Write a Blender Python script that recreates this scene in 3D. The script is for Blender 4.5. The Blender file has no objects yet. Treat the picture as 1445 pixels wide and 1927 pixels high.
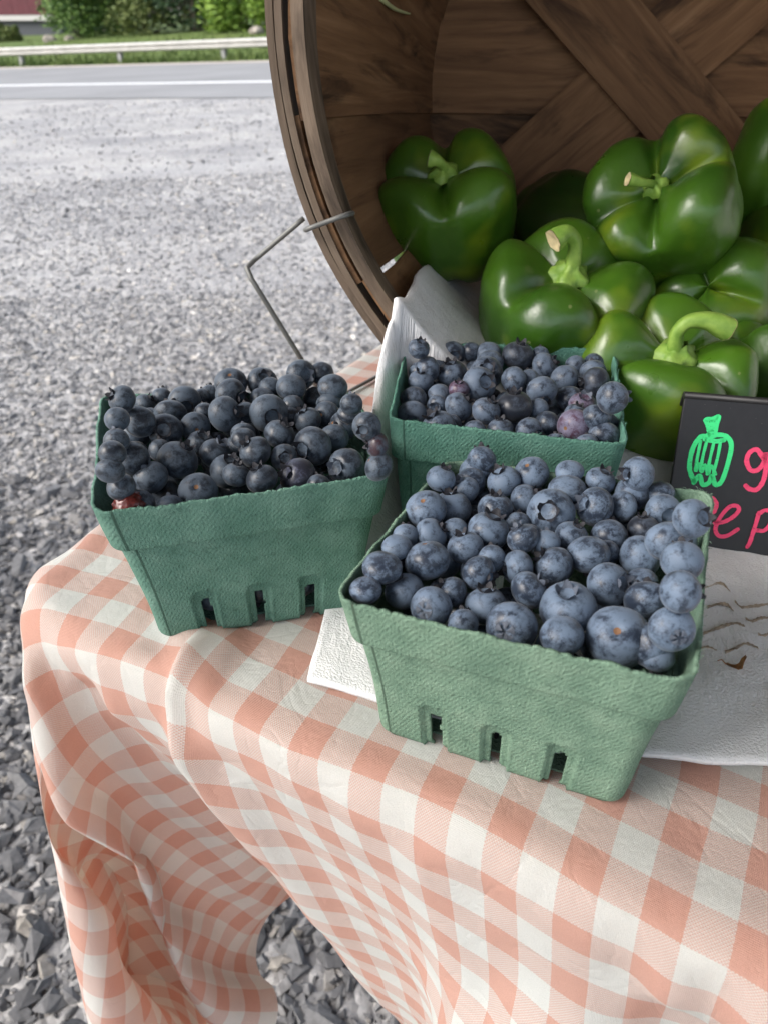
import bpy, bmesh, math, random
import numpy as np
from mathutils import Vector, Matrix, Quaternion, noise
R_ = math.radians
SC = bpy.context.scene
COL = SC.collection
# ------------------------------------------------------------------ camera
ZT = 0.75            # cloth surface on the table top
ZC = ZT + 0.225      # camera height
cam = bpy.data.objects.new('camera', bpy.data.cameras.new('camera'))
COL.objects.link(cam)
cam.location = (0, 0, ZC)
cam.rotation_euler = (R_(90 - 33.5), 0, 0)
cam.data.sensor_fit = 'HORIZONTAL'
cam.data.sensor_width = 36.0
cam.data.lens = 1391.0 / 1445.0 * 36.0
cam.data.clip_start = 0.01
cam.data.clip_end = 2000
cam.data.dof.use_dof = True
cam.data.dof.focus_distance = 0.31
cam.data.dof.aperture_fstop = 21
SC.camera = cam
# ------------------------------------------------------------------ sky, sun, exposure
SUN_EL, SUN_AZ = 42.0, 252.0     # sun to the left, a little behind the camera, veiled by cloud
w = bpy.data.worlds.new('World'); SC.world = w; w.use_nodes = True
nt = w.node_tree; nt.nodes.clear()
wo = nt.nodes.new('ShaderNodeOutputWorld'); bg = nt.nodes.new('ShaderNodeBackground')
sky = nt.nodes.new('ShaderNodeTexSky'); sky.sky_type = 'NISHITA'; sky.sun_disc = False
sky.sun_elevation = R_(SUN_EL); sky.sun_rotation = R_(SUN_AZ)
sky.air_density = 1.0; sky.dust_density = 4.0; sky.ozone_density = 1.0; sky.altitude = 200
hs = nt.nodes.new('ShaderNodeHueSaturation'); hs.inputs['Saturation'].default_value = 0.6
nt.links.new(sky.outputs[0], hs.inputs['Color']); nt.links.new(hs.outputs[0], bg.inputs['Color'])
bg.inputs['Strength'].default_value = 0.15
nt.links.new(bg.outputs[0], wo.inputs[0])
sun = bpy.data.objects.new('sun', bpy.data.lights.new('sun', 'SUN')); COL.objects.link(sun)
sun.data.energy = 0.85; sun.data.angle = R_(32); sun.data.color = (1.0, 0.985, 0.96)
az, el = R_(SUN_AZ), R_(SUN_EL)
sdir = Vector((math.sin(az) * math.cos(el), math.cos(az) * math.cos(el), math.sin(el)))
sun.rotation_euler = sdir.to_track_quat('Z', 'Y').to_euler()
sun.location = sdir * 20
SC.view_settings.view_transform = 'Standard'; SC.view_settings.look = 'None'
SC.view_settings.gamma = 1.0; SC.view_settings.use_curve_mapping = False
SC.view_settings.exposure = 1.38
SC.cycles.use_denoising = True
SC.cycles.max_bounces = 8
# ------------------------------------------------------------------ helpers
def obj(name, verts, faces, mat=None, parent=None, smooth=False, loc=None, rot=None, uv=None):
    me = bpy.data.meshes.new(name)
    me.from_pydata([tuple(v) for v in verts], [], [tuple(int(q) for q in f) for f in faces])
    if uv is not None:
        l = me.uv_layers.new(name='UVMap')
        idx = np.empty(len(me.loops), dtype=np.int32); me.loops.foreach_get('vertex_index', idx)
        l.data.foreach_set('uv', np.asarray(uv, dtype=np.float32)[idx].ravel())
    if smooth: me.polygons.foreach_set('use_smooth', [True] * len(me.polygons))
    me.update()
    if mat: me.materials.append(mat)
    return link(name, me, parent, loc, rot)
def link(name, me, parent=None, loc=None, rot=None):
    o = bpy.data.objects.new(name, me); COL.objects.link(o)
    if parent: o.parent = parent
    if loc is not None: o.location = loc
    if rot is not None: o.rotation_euler = rot
    return o
def empty(name, loc=(0, 0, 0), rz=0.0):
    o = bpy.data.objects.new(name, None); COL.objects.link(o); o.location = loc; o.rotation_euler = (0, 0, rz)
    o.empty_display_size = 0.02
    return o
def tag(o, label=None, cat=None, group=None, kind=None):
    if label: o['label'] = label
    if cat: o['category'] = cat
    if group: o['group'] = group
    if kind: o['kind'] = kind
    return o
def grid_faces(n, m, wrap=False):
    a = np.arange(n * m).reshape(n, m)
    if wrap: a = np.vstack([a, a[:1]])
    return np.stack([a[:-1, :-1], a[1:, :-1], a[1:, 1:], a[:-1, 1:]], -1).reshape(-1, 4)
def box_geo(x0, x1, y0, y1, z0, z1):
    v = [(x, y, z) for z in (z0, z1) for y in (y0, y1) for x in (x0, x1)]
    f = [(0, 2, 3, 1), (4, 5, 7, 6), (0, 1, 5, 4), (2, 6, 7, 3), (0, 4, 6, 2), (1, 3, 7, 5)]
    return v, f
def tube(pts, rad, n=8, cap=True):
    """vertices, faces of a round tube through pts; rad a number or one per point"""
    pts = [Vector(p) for p in pts]; k = len(pts)
    rad = [rad] * k if not hasattr(rad, '__len__') else rad
    V, Fc = [], []
    t = (pts[1] - pts[0]).normalized(); u = t.orthogonal().normalized()
    for i, p in enumerate(pts):
        t2 = (pts[min(i + 1, k - 1)] - pts[max(i - 1, 0)]).normalized()
        u = (u - t2 * u.dot(t2)).normalized(); v = t2.cross(u)
        for j in range(n):
            a = 2 * math.pi * j / n
            V.append(p + (u * math.cos(a) + v * math.sin(a)) * rad[i])
    for i in range(k - 1):
        for j in range(n):
            Fc.append((i * n + j, i * n + (j + 1) % n, (i + 1) * n + (j + 1) % n, (i + 1) * n + j))
    if cap:
        Fc.append(tuple(range(n - 1, -1, -1))); Fc.append(tuple(range((k - 1) * n, k * n)))
    return V, Fc
def spline(pts, n=8):
    """Catmull-Rom through pts"""
    P = [Vector(p) for p in pts]; P = [P[0] * 2 - P[1]] + P + [P[-1] * 2 - P[-2]]; out = []
    for i in range(1, len(P) - 2):
        for k in range(n):
            t = k / n; a, b, c, d = P[i - 1:i + 3]
            out.append(0.5 * ((2 * b) + (c - a) * t + (2 * a - 5 * b + 4 * c - d) * t * t + (3 * b - a - 3 * c + d) * t ** 3))
    out.append(P[-2]); return out
class Merge:
    def __init__(s): s.v = []; s.f = []
    def add(s, v, f):
        o = len(s.v); s.v += [tuple(q) for q in v]; s.f += [tuple(int(i) + o for i in g) for g in f]
    def build(s, name, mat, parent=None, smooth=False): return obj(name, s.v, s.f, mat, parent, smooth)
# ---- material helpers
def mat(name, rough=0.6, spec=0.5):
    m = bpy.data.materials.new(name); m.use_nodes = True
    n = m.node_tree.nodes; b = n['Principled BSDF']
    b.inputs['Roughness'].default_value = rough; b.inputs['Specular IOR Level'].default_value = spec
    return m, m.node_tree, b
def nd(t, ty, **kw):
    n = t.nodes.new('ShaderNode' + ty)
    for k, v in kw.items():
        if k in n.inputs: n.inputs[k].default_value = v
        else: setattr(n, k, v)
    return n
def lk(t, a, b): t.links.new(a, b)
def ramp(t, fac, stops, interp='LINEAR'):
    r = nd(t, 'ValToRGB'); r.color_ramp.interpolation = interp
    el = r.color_ramp.elements
    while len(el) > 1: el.remove(el[0])
    el[0].position = stops[0][0]; el[0].color = (*stops[0][1], 1)
    for p, c in stops[1:]:
        e = el.new(p); e.color = (*c, 1)
    lk(t, fac, r.inputs['Fac']); return r.outputs['Color']
def mixc(t, fac, a, b, mode='MIX'):
    m = nd(t, 'Mix'); m.data_type = 'RGBA'; m.blend_type = mode
    for s, v in ((m.inputs['Factor'], fac), (m.inputs['A'], a), (m.inputs['B'], b)):
        pass
    ins = [i for i in m.inputs if i.type == 'RGBA']
    for s, v in ((m.inputs[0], fac), (ins[0], a), (ins[1], b)):
        if isinstance(v, (int, float)): s.default_value = v
        elif isinstance(v, tuple): s.default_value = (*v, 1) if len(v) == 3 else v
        else: lk(t, v, s)
    return [o for o in m.outputs if o.type == 'RGBA'][0]
def math_(t, op, a, b=None, c=None, clamp=False):
    m = nd(t, 'Math'); m.operation = op; m.use_clamp = clamp
    for s, v in zip(m.inputs, (a, b, c)):
        if v is None: continue
        if isinstance(v, (int, float)): s.default_value = v
        else: lk(t, v, s)
    return m.outputs[0]
def bump(t, b, h, strength=0.5, dist=0.001, normal=None):
    n = nd(t, 'Bump'); n.inputs['Strength'].default_value = strength; n.inputs['Distance'].default_value = dist
    lk(t, h, n.inputs['Height'])
    if normal is not None: lk(t, normal, n.inputs['Normal'])
    lk(t, n.outputs[0], b.inputs['Normal']); return n.outputs[0]
def noisen(t, vec, scale, detail=3, rough=0.5, dist=0.0):
    n = nd(t, 'TexNoise'); n.inputs['Scale'].default_value = scale; n.inputs['Detail'].default_value = detail
    n.inputs['Roughness'].default_value = rough; n.inputs['Distortion'].default_value = dist
    if vec is not None: lk(t, vec, n.inputs['Vector'])
    return n.outputs['Fac']
def objvec(t, scale=(1, 1, 1), rnd=True):
    """object coordinates, shifted by the object's random number so that copies differ"""
    tc = nd(t, 'TexCoord'); mp = nd(t, 'Mapping'); mp.inputs['Scale'].default_value = scale
    lk(t, tc.outputs['Object'], mp.inputs['Vector'])
    if rnd:
        oi = nd(t, 'ObjectInfo'); s = math_(t, 'MULTIPLY', oi.outputs['Random'], 37.0)
        lk(t, s, mp.inputs['Location'])
    return mp.outputs['Vector']
def simple(name, c, rough=0.6, var=0.15, scale=40, bumpd=0.0, metal=0.0, spec=0.5):
    m, t, b = mat(name, rough, spec); v = objvec(t)
    f = noisen(t, v, scale, 4)
    lo = tuple(x * (1 - var) for x in c); hi = tuple(min(1, x * (1 + var)) for x in c)
    lk(t, ramp(t, f, [(0.3, lo), (0.7, hi)]), b.inputs['Base Color'])
    b.inputs['Metallic'].default_value = metal
    if bumpd: bump(t, b, f, 0.6, bumpd)
    return m
rng = np.random.default_rng(7); random.seed(7)
GRADE = 0.0375       # the whole yard and road climb gently to the right
def gz(x): return GRADE * x
# ================================================================== SETTING
# ---- ground sheet of gravel
def ground_mat():
    m, t, b = mat('gravel_ground', 0.85, 0.3)
    tc = nd(t, 'TexCoord'); v = tc.outputs['Object']
    vo = nd(t, 'TexVoronoi'); vo.inputs['Scale'].default_value = 75; vo.inputs['Randomness'].default_value = 1
    lk(t, v, vo.inputs['Vector'])
    cell = nd(t, 'SeparateColor'); lk(t, vo.outputs['Color'], cell.inputs[0])
    stone = ramp(t, cell.outputs[0], [(0.0, (0.20, 0.199, 0.197)), (0.45, (0.27, 0.269, 0.266)), (0.8, (0.33, 0.328, 0.323)), (0.95, (0.40, 0.385, 0.36)), (1.0, (0.50, 0.49, 0.47))])
    big = noisen(t, v, 0.9, 4, 0.6)
    dust = ramp(t, big, [(0.35, (0.80, 0.80, 0.82)), (0.65, (1.25, 1.23, 1.2))])
    col = mixc(t, 1.0, stone, dust, 'MULTIPLY')
    mm = nd(t, 'Mapping'); mm.inputs['Scale'].default_value = (0.25, 1.2, 1); mm.inputs['Rotation'].default_value = (0, 0, R_(24))
    lk(t, v, mm.inputs['Vector'])
    tr_ = ramp(t, noisen(t, mm.outputs[0], 1.4, 5, 0.6), [(0.5, (0, 0, 0)), (0.72, (1, 1, 1))])
    col = mixc(t, math_(t, 'MULTIPLY', tr_, 0.5), col, (0.42, 0.415, 0.405))
    lk(t, col, b.inputs['Base Color'])
    h = math_(t, 'ADD', math_(t, 'MULTIPLY', vo.outputs['Distance'], -1.0), math_(t, 'MULTIPLY', noisen(t, v, 90, 4), 0.5))
    bump(t, b, h, 1.0, 0.006)
    return m
GR = ground_mat()
def sheet(name, pts, z, m, kind='structure'):
    v = [(x, y, gz(x) + z) for x, y in pts]
    return tag(obj(name, v, [tuple(range(len(v)))], m), kind=kind)
E_ = Vector((math.cos(R_(-24)), math.sin(R_(-24)))); N_ = Vector((-E_.y, E_.x))   # along / across the road
def rd(s, n): p = E_ * s + N_ * n; return (p.x, p.y)
gs = 900
sheet('ground', [(-gs, -gs), (gs, -gs), (gs, gs), (-gs, gs)], 0.0, GR)
asph, t, b = mat('worn_asphalt', 0.85, 0.3)
tc = nd(t, 'TexCoord'); f1 = noisen(t, tc.outputs['Object'], 60, 3); f2 = noisen(t, tc.outputs['Object'], 0.35, 4)
lk(t, mixc(t, 1.0, ramp(t, f1, [(0.3, (0.18, 0.18, 0.18)), (0.7, (0.26, 0.26, 0.26))]), ramp(t, f2, [(0.3, (0.85, 0.85, 0.85)), (0.7, (1.12, 1.12, 1.12))]), 'MULTIPLY'), b.inputs['Base Color'])
bump(t, b, f1, 0.5, 0.004)
sheet('road', [rd(-220, 12.15), rd(220, 12.15), rd(220, 26.2), rd(-220, 26.2)], 0.012, asph)
wp = simple('road_paint', (0.72, 0.72, 0.70), 0.6, 0.06, 6)
sheet('road_marking', [rd(-220, 15.65), rd(220, 15.65), rd(220, 16.1), rd(-220, 16.1)], 0.018, wp)
sheet('road_shoulder', [rd(-220, 25.5), rd(220, 25.5), rd(220, 26.9), rd(-220, 26.9)], 0.020, simple('shoulder_grit', (0.46, 0.40, 0.35), 0.9, 0.2, 8))
# grassy verge and bank behind the rail
gm, t, b = mat('grass', 0.8, 0.2)
tc = nd(t, 'TexCoord'); f1 = noisen(t, tc.outputs['Object'], 9, 5, 0.7); f2 = noisen(t, tc.outputs['Object'], 0.5, 3)
lk(t, mixc(t, f2, ramp(t, f1, [(0.3, (0.035, 0.075, 0.018)), (0.7, (0.10, 0.17, 0.04))]), ramp(t, f1, [(0.3, (0.07, 0.10, 0.03)), (0.7, (0.17, 0.19, 0.06))])), b.inputs['Base Color'])
bump(t, b, f1, 1.0, 0.05)
prof = [(26.7, 0.024), (28.2, 0.03), (29.5, 0.10), (31.0, 0.35), (33.0, 0.75), (36.0, 1.05), (42, 1.25), (60, 1.6), (120, 3.0), (400, 9.0)]
ss = np.linspace(-260, 260, 66)
V = []
for s in ss:
    for n, z in prof:
        x, y = rd(s, n); V.append((x, y, gz(x) + z + (0.12 * math.sin(s * 0.7 + n) if n > 30 else 0)))
tag(obj('grass_bank', V, grid_faces(len(ss), len(prof)), gm, smooth=True), kind='structure')
# individual grass tufts near the rail (one mass)
bl = Merge()
for k in range(9000):
    s = random.uniform(-52, -6); n = random.choice([random.uniform(26.9, 28.6), random.uniform(28, 34)])
    x, y = rd(s, n); z = np.interp(n, [p[0] for p in prof], [p[1] for p in prof]) + gz(x) - 0.03
    h = random.uniform(0.08, 0.28); a = random.uniform(0, math.pi); dx, dy = math.cos(a) * 0.05, math.sin(a) * 0.05
    lx, ly = random.uniform(-.08, .08), random.uniform(-.08, .08)
    bl.add([(x - dx, y - dy, z), (x + dx, y + dy, z), (x + lx, y + ly, z + h)], [(0, 1, 2)])
tag(bl.build('grass', gm), 'green roadside grass growing behind the guard rail', 'grass', kind='stuff')
# ---- guard rail
gal = simple('galvanised_steel', (0.42, 0.41, 0.385), 0.5, 0.12, 3, metal=0.25)
galp = simple('weathered_post_steel', (0.30, 0.30, 0.29), 0.6, 0.2, 6)
gr = empty('guard_rail', (*rd(-24, 27.6), 0))
tag(gr, 'long galvanised steel guard rail on posts along the far side of the road', 'guard rail')
post_s = [-29.3 - 5.05 * k for k in range(5, 0, -1)] + [-29.28, -23.9, -18.9] + [-18.9 + 5.05 * k for k in range(1, 7)]
inv = Vector((*rd(-24, 27.6), 0))
def rl(s, n, z): x, y = rd(s, n); return Vector((x, y, gz(x) + z)) - inv
wprof = [(0.0, .70), (0.025, .695), (0.075, .65), (0.075, .62), (0.0, .565), (0.0, .545), (0.075, .49), (0.075, .46), (0.025, .415), (0.0, .41)]
for i in range(len(post_s) - 1):
    s0, s1 = post_s[i], post_s[i + 1]
    V = [rl(s, 27.5 - d - (0.012 if e else 0), z) for s, e in ((s0 - .12, 1), (s0 + .3, 0), (s1 + .12, 0)) for d, z in wprof]
    p = obj('rail_beam', V, grid_faces(3, len(wprof)), gal, gr)
    md = p.modifiers.new('thick', 'SOLIDIFY'); md.thickness = 0.006
for s in post_s:
    mg = Merge()
    for n0, n1, a in ((27.52, 27.54, .08), (27.54, 27.66, .01), (27.66, 27.68, .08)):
        v = [rl(s + sx * a, n, z) for z in (-.1, .66) for n in (n0, n1) for sx in (-1, 1)]
        mg.add(v, [(0, 2, 3, 1), (4, 5, 7, 6), (0, 1, 5, 4), (2, 6, 7, 3), (0, 4, 6, 2), (1, 3, 7, 5)])
    mg.build('post', galp, gr)
# ---- bushes beyond the rail
def leaf_mat(name, c0, c1):
    m, t, b = mat(name, 0.6, 0.3)
    gi = nd(t, 'NewGeometry'); oi = nd(t, 'ObjectInfo')
    lk(t, ramp(t, gi.outputs['Random Per Island'], [(0.0, c0), (1.0, c1)]), b.inputs['Base Color'])
    return m
LM = [leaf_mat('leaf_yellow_green', (0.06, 0.13, 0.015), (0.24, 0.36, 0.05)), leaf_mat('leaf_mid_green', (0.035, 0.085, 0.018), (0.14, 0.23, 0.045)),
      leaf_mat('leaf_dark_green', (0.015, 0.04, 0.015), (0.05, 0.10, 0.04)), leaf_mat('leaf_olive', (0.05, 0.08, 0.02), (0.15, 0.18, 0.05))]
bark = simple('bark', (0.10, 0.08, 0.06), 0.9, 0.3, 20)
def bush(s, n, rx, h, mi, label, nleaf=6500):
    x, y = rd(s, n); z = float(np.interp(n, [p[0] for p in prof], [p[1] for p in prof])) + gz(x) - 0.1
    root = empty('bush', (x, y, z)); tag(root, label, 'bush', 'bushes on the bank across the road')
    cl = [(random.gauss(0, .45) * rx, random.gauss(0, .4) * rx * .8, h * random.uniform(.12, .92), random.uniform(.22, .42) * rx) for _ in range(34)]
    cl = [(a, b_, max(c, .25), r * (1.15 - .5 * c / h)) for a, b_, c, r in cl]
    st = Merge()
    for a, b_, c, r in cl[:12]:
        v, f = tube([(a * .1, b_ * .1, 0), (a * .5, b_ * .5, c * .55), (a, b_, c)], [.04, .025, .01], 5); st.add(v, f)
    st.build('stem', bark, root)
    V = np.zeros((nleaf * 4, 3)); k = 0
    for i in range(nleaf):
        a, b_, c, r = cl[rng.integers(len(cl))]
        d = rng.normal(size=3); d /= np.linalg.norm(d); q = np.array([a, b_, c]) + d * r * rng.uniform(.55, 1.1)
        q[2] = max(q[2], .05)
        nrm = d * .6 + rng.normal(size=3) * .6; nrm /= np.linalg.norm(nrm)
        u = np.cross(nrm, [0, 0, 1.]); u /= np.linalg.norm(u) + 1e-9; v2 = np.cross(nrm, u)
        L = rng.uniform(.06, .15); W = L * .5
        V[k:k + 4] = [q - u * L, q - v2 * W + nrm * L * .15, q + u * L, q + v2 * W + nrm * L * .15]; k += 4
    f = np.arange(nleaf * 4).reshape(-1, 4)
    obj('foliage', V, f, LM[mi], root)
bush(-37.5, 34.5, 0.9, 0.8, 3, 'low olive bush directly below the dark red barn wall', 5000)
bush(-32.5, 35.0, 2.0, 2.9, 1, 'mid green bush just right of the red barn')
bush(-29.3, 36.0, 2.2, 3.4, 3, 'loose olive green bush between the barn and the darkest bush')
bush(-26.3, 36.2, 2.3, 3.6, 2, 'darkest green bush in the row behind the guard rail', 7000)
bush(-23.0, 35.0, 2.1, 3.3, 0, 'brightest yellow green bush in the middle of the row')
bush(-20.0, 35.2, 2.0, 3.2, 0, 'yellow green bush second from the basket rim')
bush(-17.2, 35.4, 2.2, 3.4, 1, 'mid green bush nearest to the basket rim')
bush(-13.5, 36.0, 2.4, 3.6, 2, 'dark bush mostly hidden behind the basket rim')
bush(-34.5, 39.5, 2.4, 4.2, 1, 'tall green bush behind the one beside the barn')
bush(-24.6, 40.5, 2.6, 4.9, 2, 'tallest dark bush behind the middle of the row')
bush(-18.0, 39.5, 2.6, 4.6, 1, 'tall green bush behind the bush nearest the basket rim')
bush(-27.8, 39.5, 2.6, 4.6, 2, 'tall dark bush standing behind the olive bush')
bush(-21.5, 39.5, 2.6, 4.8, 1, 'tall green bush behind the bright yellow green ones')
# stones on the bank
for s, n, r, lab in ((-33.0, 33.2, .35, 'pale rock under the bush beside the barn'), (-31.9, 33.4, .26, 'smaller pale rock under the bush near the barn'), (-20.9, 33.2, .33, 'tan rock below the bright bushes on the bank')):
    bm = bmesh.new(); bmesh.ops.create_icosphere(bm, subdivisions=2, radius=r)
    for vv in bm.verts: vv.co = vv.co * (1 + .35 * noise.noise(vv.co * 3 + Vector((s, 0, 0)))); vv.co.z *= .7
    me = bpy.data.meshes.new('rock'); bm.to_mesh(me); bm.free(); me.materials.append(bpy.data.materials.get('pale_rock') or simple('pale_rock', (.27, .24, .20), .9, .25, 4))
    x, y = rd(s, n); tag(link('rock', me, loc=(x, y, gz(x) + np.interp(n, [p[0] for p in prof], [p[1] for p in prof]) + .1)), lab, 'rock', 'rocks on the bank')
# ---- barn
barn = empty('barn', (*rd(-47.5, 44), 0)); tag(barn, 'dark red barn at the upper left beyond the bushes', 'barn')
bo = Vector((*rd(-47.5, 44), 0))
red = simple('barn_red_boards', (0.085, 0.014, 0.022), 0.8, 0.2, 2)
def bq(s0, s1, n0, n1, z0, z1, m, name):
    c = []
    for z in (z0, z1):
        for n in (n0, n1):
            for s in (s0, s1):
                x, y = rd(s, n); c.append((x - bo.x, y - bo.y, z))
    return obj(name, c, [(0, 2, 3, 1), (4, 5, 7, 6), (0, 1, 5, 4), (2, 6, 7, 3), (0, 4, 6, 2), (1, 3, 7, 5)], m, barn)
bq(-56, -42.6, 44.06, 52, 1.45, 5.6, simple('barn_inner_wall', (.1, .02, .03), .9), 'wall')
for k in range(45):
    bq(-56 + k * .298, -56 + k * .298 + .29, 44 + random.uniform(-.008, .008), 44.05, 1.45, 5.6, red, 'board')
bq(-56.1, -42.5, 43.93, 44.05, 1.12, 1.42, simple('barn_sill_paint', (.40, .39, .38), .7), 'sill')
bq(-55.8, -42.8, 44.2, 51.8, -1.5, 1.12, simple('barn_foundation', (.06, .065, .075), .9), 'foundation')
V = [(-56.8, 43.4, 5.5), (-41.8, 43.4, 5.5), (-41.8, 48, 8), (-56.8, 48, 8), (-56.8, 52.6, 5.5), (-41.8, 52.6, 5.5)]
VV = []
for s, n, z in V: x, y = rd(s, n); VV.append((x - bo.x, y - bo.y, z))
ro = obj('roof', VV, [(0, 1, 2, 3), (3, 2, 5, 4)], simple('barn_roof_metal', (.25, .25, .26), .6), barn); ro.modifiers.new('t', 'SOLIDIFY').thickness = .08
# ---- loose crushed stone lying on the yard (one mass)
sm, t, b = mat('crushed_slate', 0.75, 0.35)
gi = nd(t, 'NewGeometry'); tc = nd(t, 'TexCoord')
c1 = ramp(t, gi.outputs['Random Per Island'], [(0.0, (0.10, 0.10, 0.103)), (0.35, (0.19, 0.19, 0.193)), (0.7, (0.27, 0.268, 0.265)), (0.88, (0.34, 0.33, 0.32)), (0.95, (0.42, 0.385, 0.33)), (1.0, (0.60, 0.58, 0.55))])
f1 = noisen(t, tc.outputs['Object'], 120, 4)
# roof shade painted into the dark chips round the stand, dustier lot beyond
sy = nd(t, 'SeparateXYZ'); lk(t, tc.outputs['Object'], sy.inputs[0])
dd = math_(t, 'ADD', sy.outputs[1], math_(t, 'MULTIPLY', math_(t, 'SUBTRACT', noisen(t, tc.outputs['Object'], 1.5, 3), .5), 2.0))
shade_dust = ramp(t, math_(t, 'MULTIPLY', dd, .2), [(.18, (.52, .52, .525)), (.62, (1.1, 1.1, 1.1))])
c1 = mixc(t, 1.0, c1, shade_dust, 'MULTIPLY')
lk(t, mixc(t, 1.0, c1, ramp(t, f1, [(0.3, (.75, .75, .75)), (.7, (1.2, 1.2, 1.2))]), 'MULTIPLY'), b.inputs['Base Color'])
bump(t, b, f1, 0.6, 0.002)
def stones(n, xs, ys, smin, smax):
    base = np.array([[-1, -1, -1], [1, -1, -1], [1, 1, -1], [-1, 1, -1], [-1, -1, 1], [1, -1, 1], [1, 1, 1], [-1, 1, 1], [1.35, 0.1, 0], [-1.3, -.1, 0.1]], float)
    fc = [(0, 3, 2, 1), (4, 5, 6, 7), (0, 1, 5, 4), (2, 3, 7, 6), (1, 2, 8), (2, 6, 8), (6, 5, 8), (5, 1, 8), (3, 0, 9), (7, 3, 9), (4, 7, 9), (0, 4, 9)]
    V = np.repeat(base[None], n, 0) + rng.normal(0, .34, (n, 10, 3))
    V[:, 4:8, :2] *= rng.uniform(.45, .9, (n, 1, 1))
    sz = rng.uniform(smin, smax, n) * np.exp(rng.normal(0, .25, n)) / 2
    V *= sz[:, None, None] * np.stack([np.ones(n), rng.uniform(.5, .85, n), rng.uniform(.25, .5, n)], 1)[:, None]
    def rot(ax, a):
        c, s = np.cos(a), np.sin(a); i, j = [(1, 2), (0, 2), (0, 1)][ax]
        x, y = V[..., i].copy(), V[..., j].copy(); V[..., i] = x * c[:, None] - y * s[:, None]; V[..., j] = x * s[:, None] + y * c[:, None]
    rot(0, rng.normal(0, .35, n)); rot(1, rng.normal(0, .35, n)); rot(2, rng.uniform(0, 6.28, n))
    px = rng.uniform(*xs, n); py = rng.uniform(*ys, n)
    V[..., 0] += px[:, None]; V[..., 1] += py[:, None]; V[..., 2] += (GRADE * px + sz * rng.uniform(.1, .55, n))[:, None]
    F = [];
    return V.reshape(-1, 3), fc, n
allV = []; allF = []; off = 0
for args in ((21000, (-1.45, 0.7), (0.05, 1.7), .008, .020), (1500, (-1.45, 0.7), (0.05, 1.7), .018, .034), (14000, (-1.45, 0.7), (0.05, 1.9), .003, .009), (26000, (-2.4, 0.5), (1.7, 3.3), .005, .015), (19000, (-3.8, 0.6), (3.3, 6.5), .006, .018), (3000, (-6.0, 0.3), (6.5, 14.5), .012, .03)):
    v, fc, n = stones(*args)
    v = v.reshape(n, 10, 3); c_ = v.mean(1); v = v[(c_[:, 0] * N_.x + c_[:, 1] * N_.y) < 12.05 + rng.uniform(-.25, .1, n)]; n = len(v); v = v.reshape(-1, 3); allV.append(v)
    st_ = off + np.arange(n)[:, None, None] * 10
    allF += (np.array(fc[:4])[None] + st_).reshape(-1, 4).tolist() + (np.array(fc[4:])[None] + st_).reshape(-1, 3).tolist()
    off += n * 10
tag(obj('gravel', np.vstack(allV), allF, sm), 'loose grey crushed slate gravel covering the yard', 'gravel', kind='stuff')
# ---- assumed, unseen stand roof, added to shade the table, with its four posts
rw = simple('shade_roof_boards', (0.30, 0.25, 0.19), 0.8, 0.15, 3)
v, f = box_geo(-1.35, 3.2, -2.2, 1.25, 2.35, 2.42)
roof = tag(obj('roof', v, f, rw), kind='structure')
for x, y in ((-1.28, 1.15), (-1.28, -2.1), (3.1, 1.15), (3.1, -2.1)):
    v, f = box_geo(x - .05, x + .05, y - .05, y + .05, gz(x) - .1, 2.35); obj('post', v, f, rw, roof)
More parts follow.
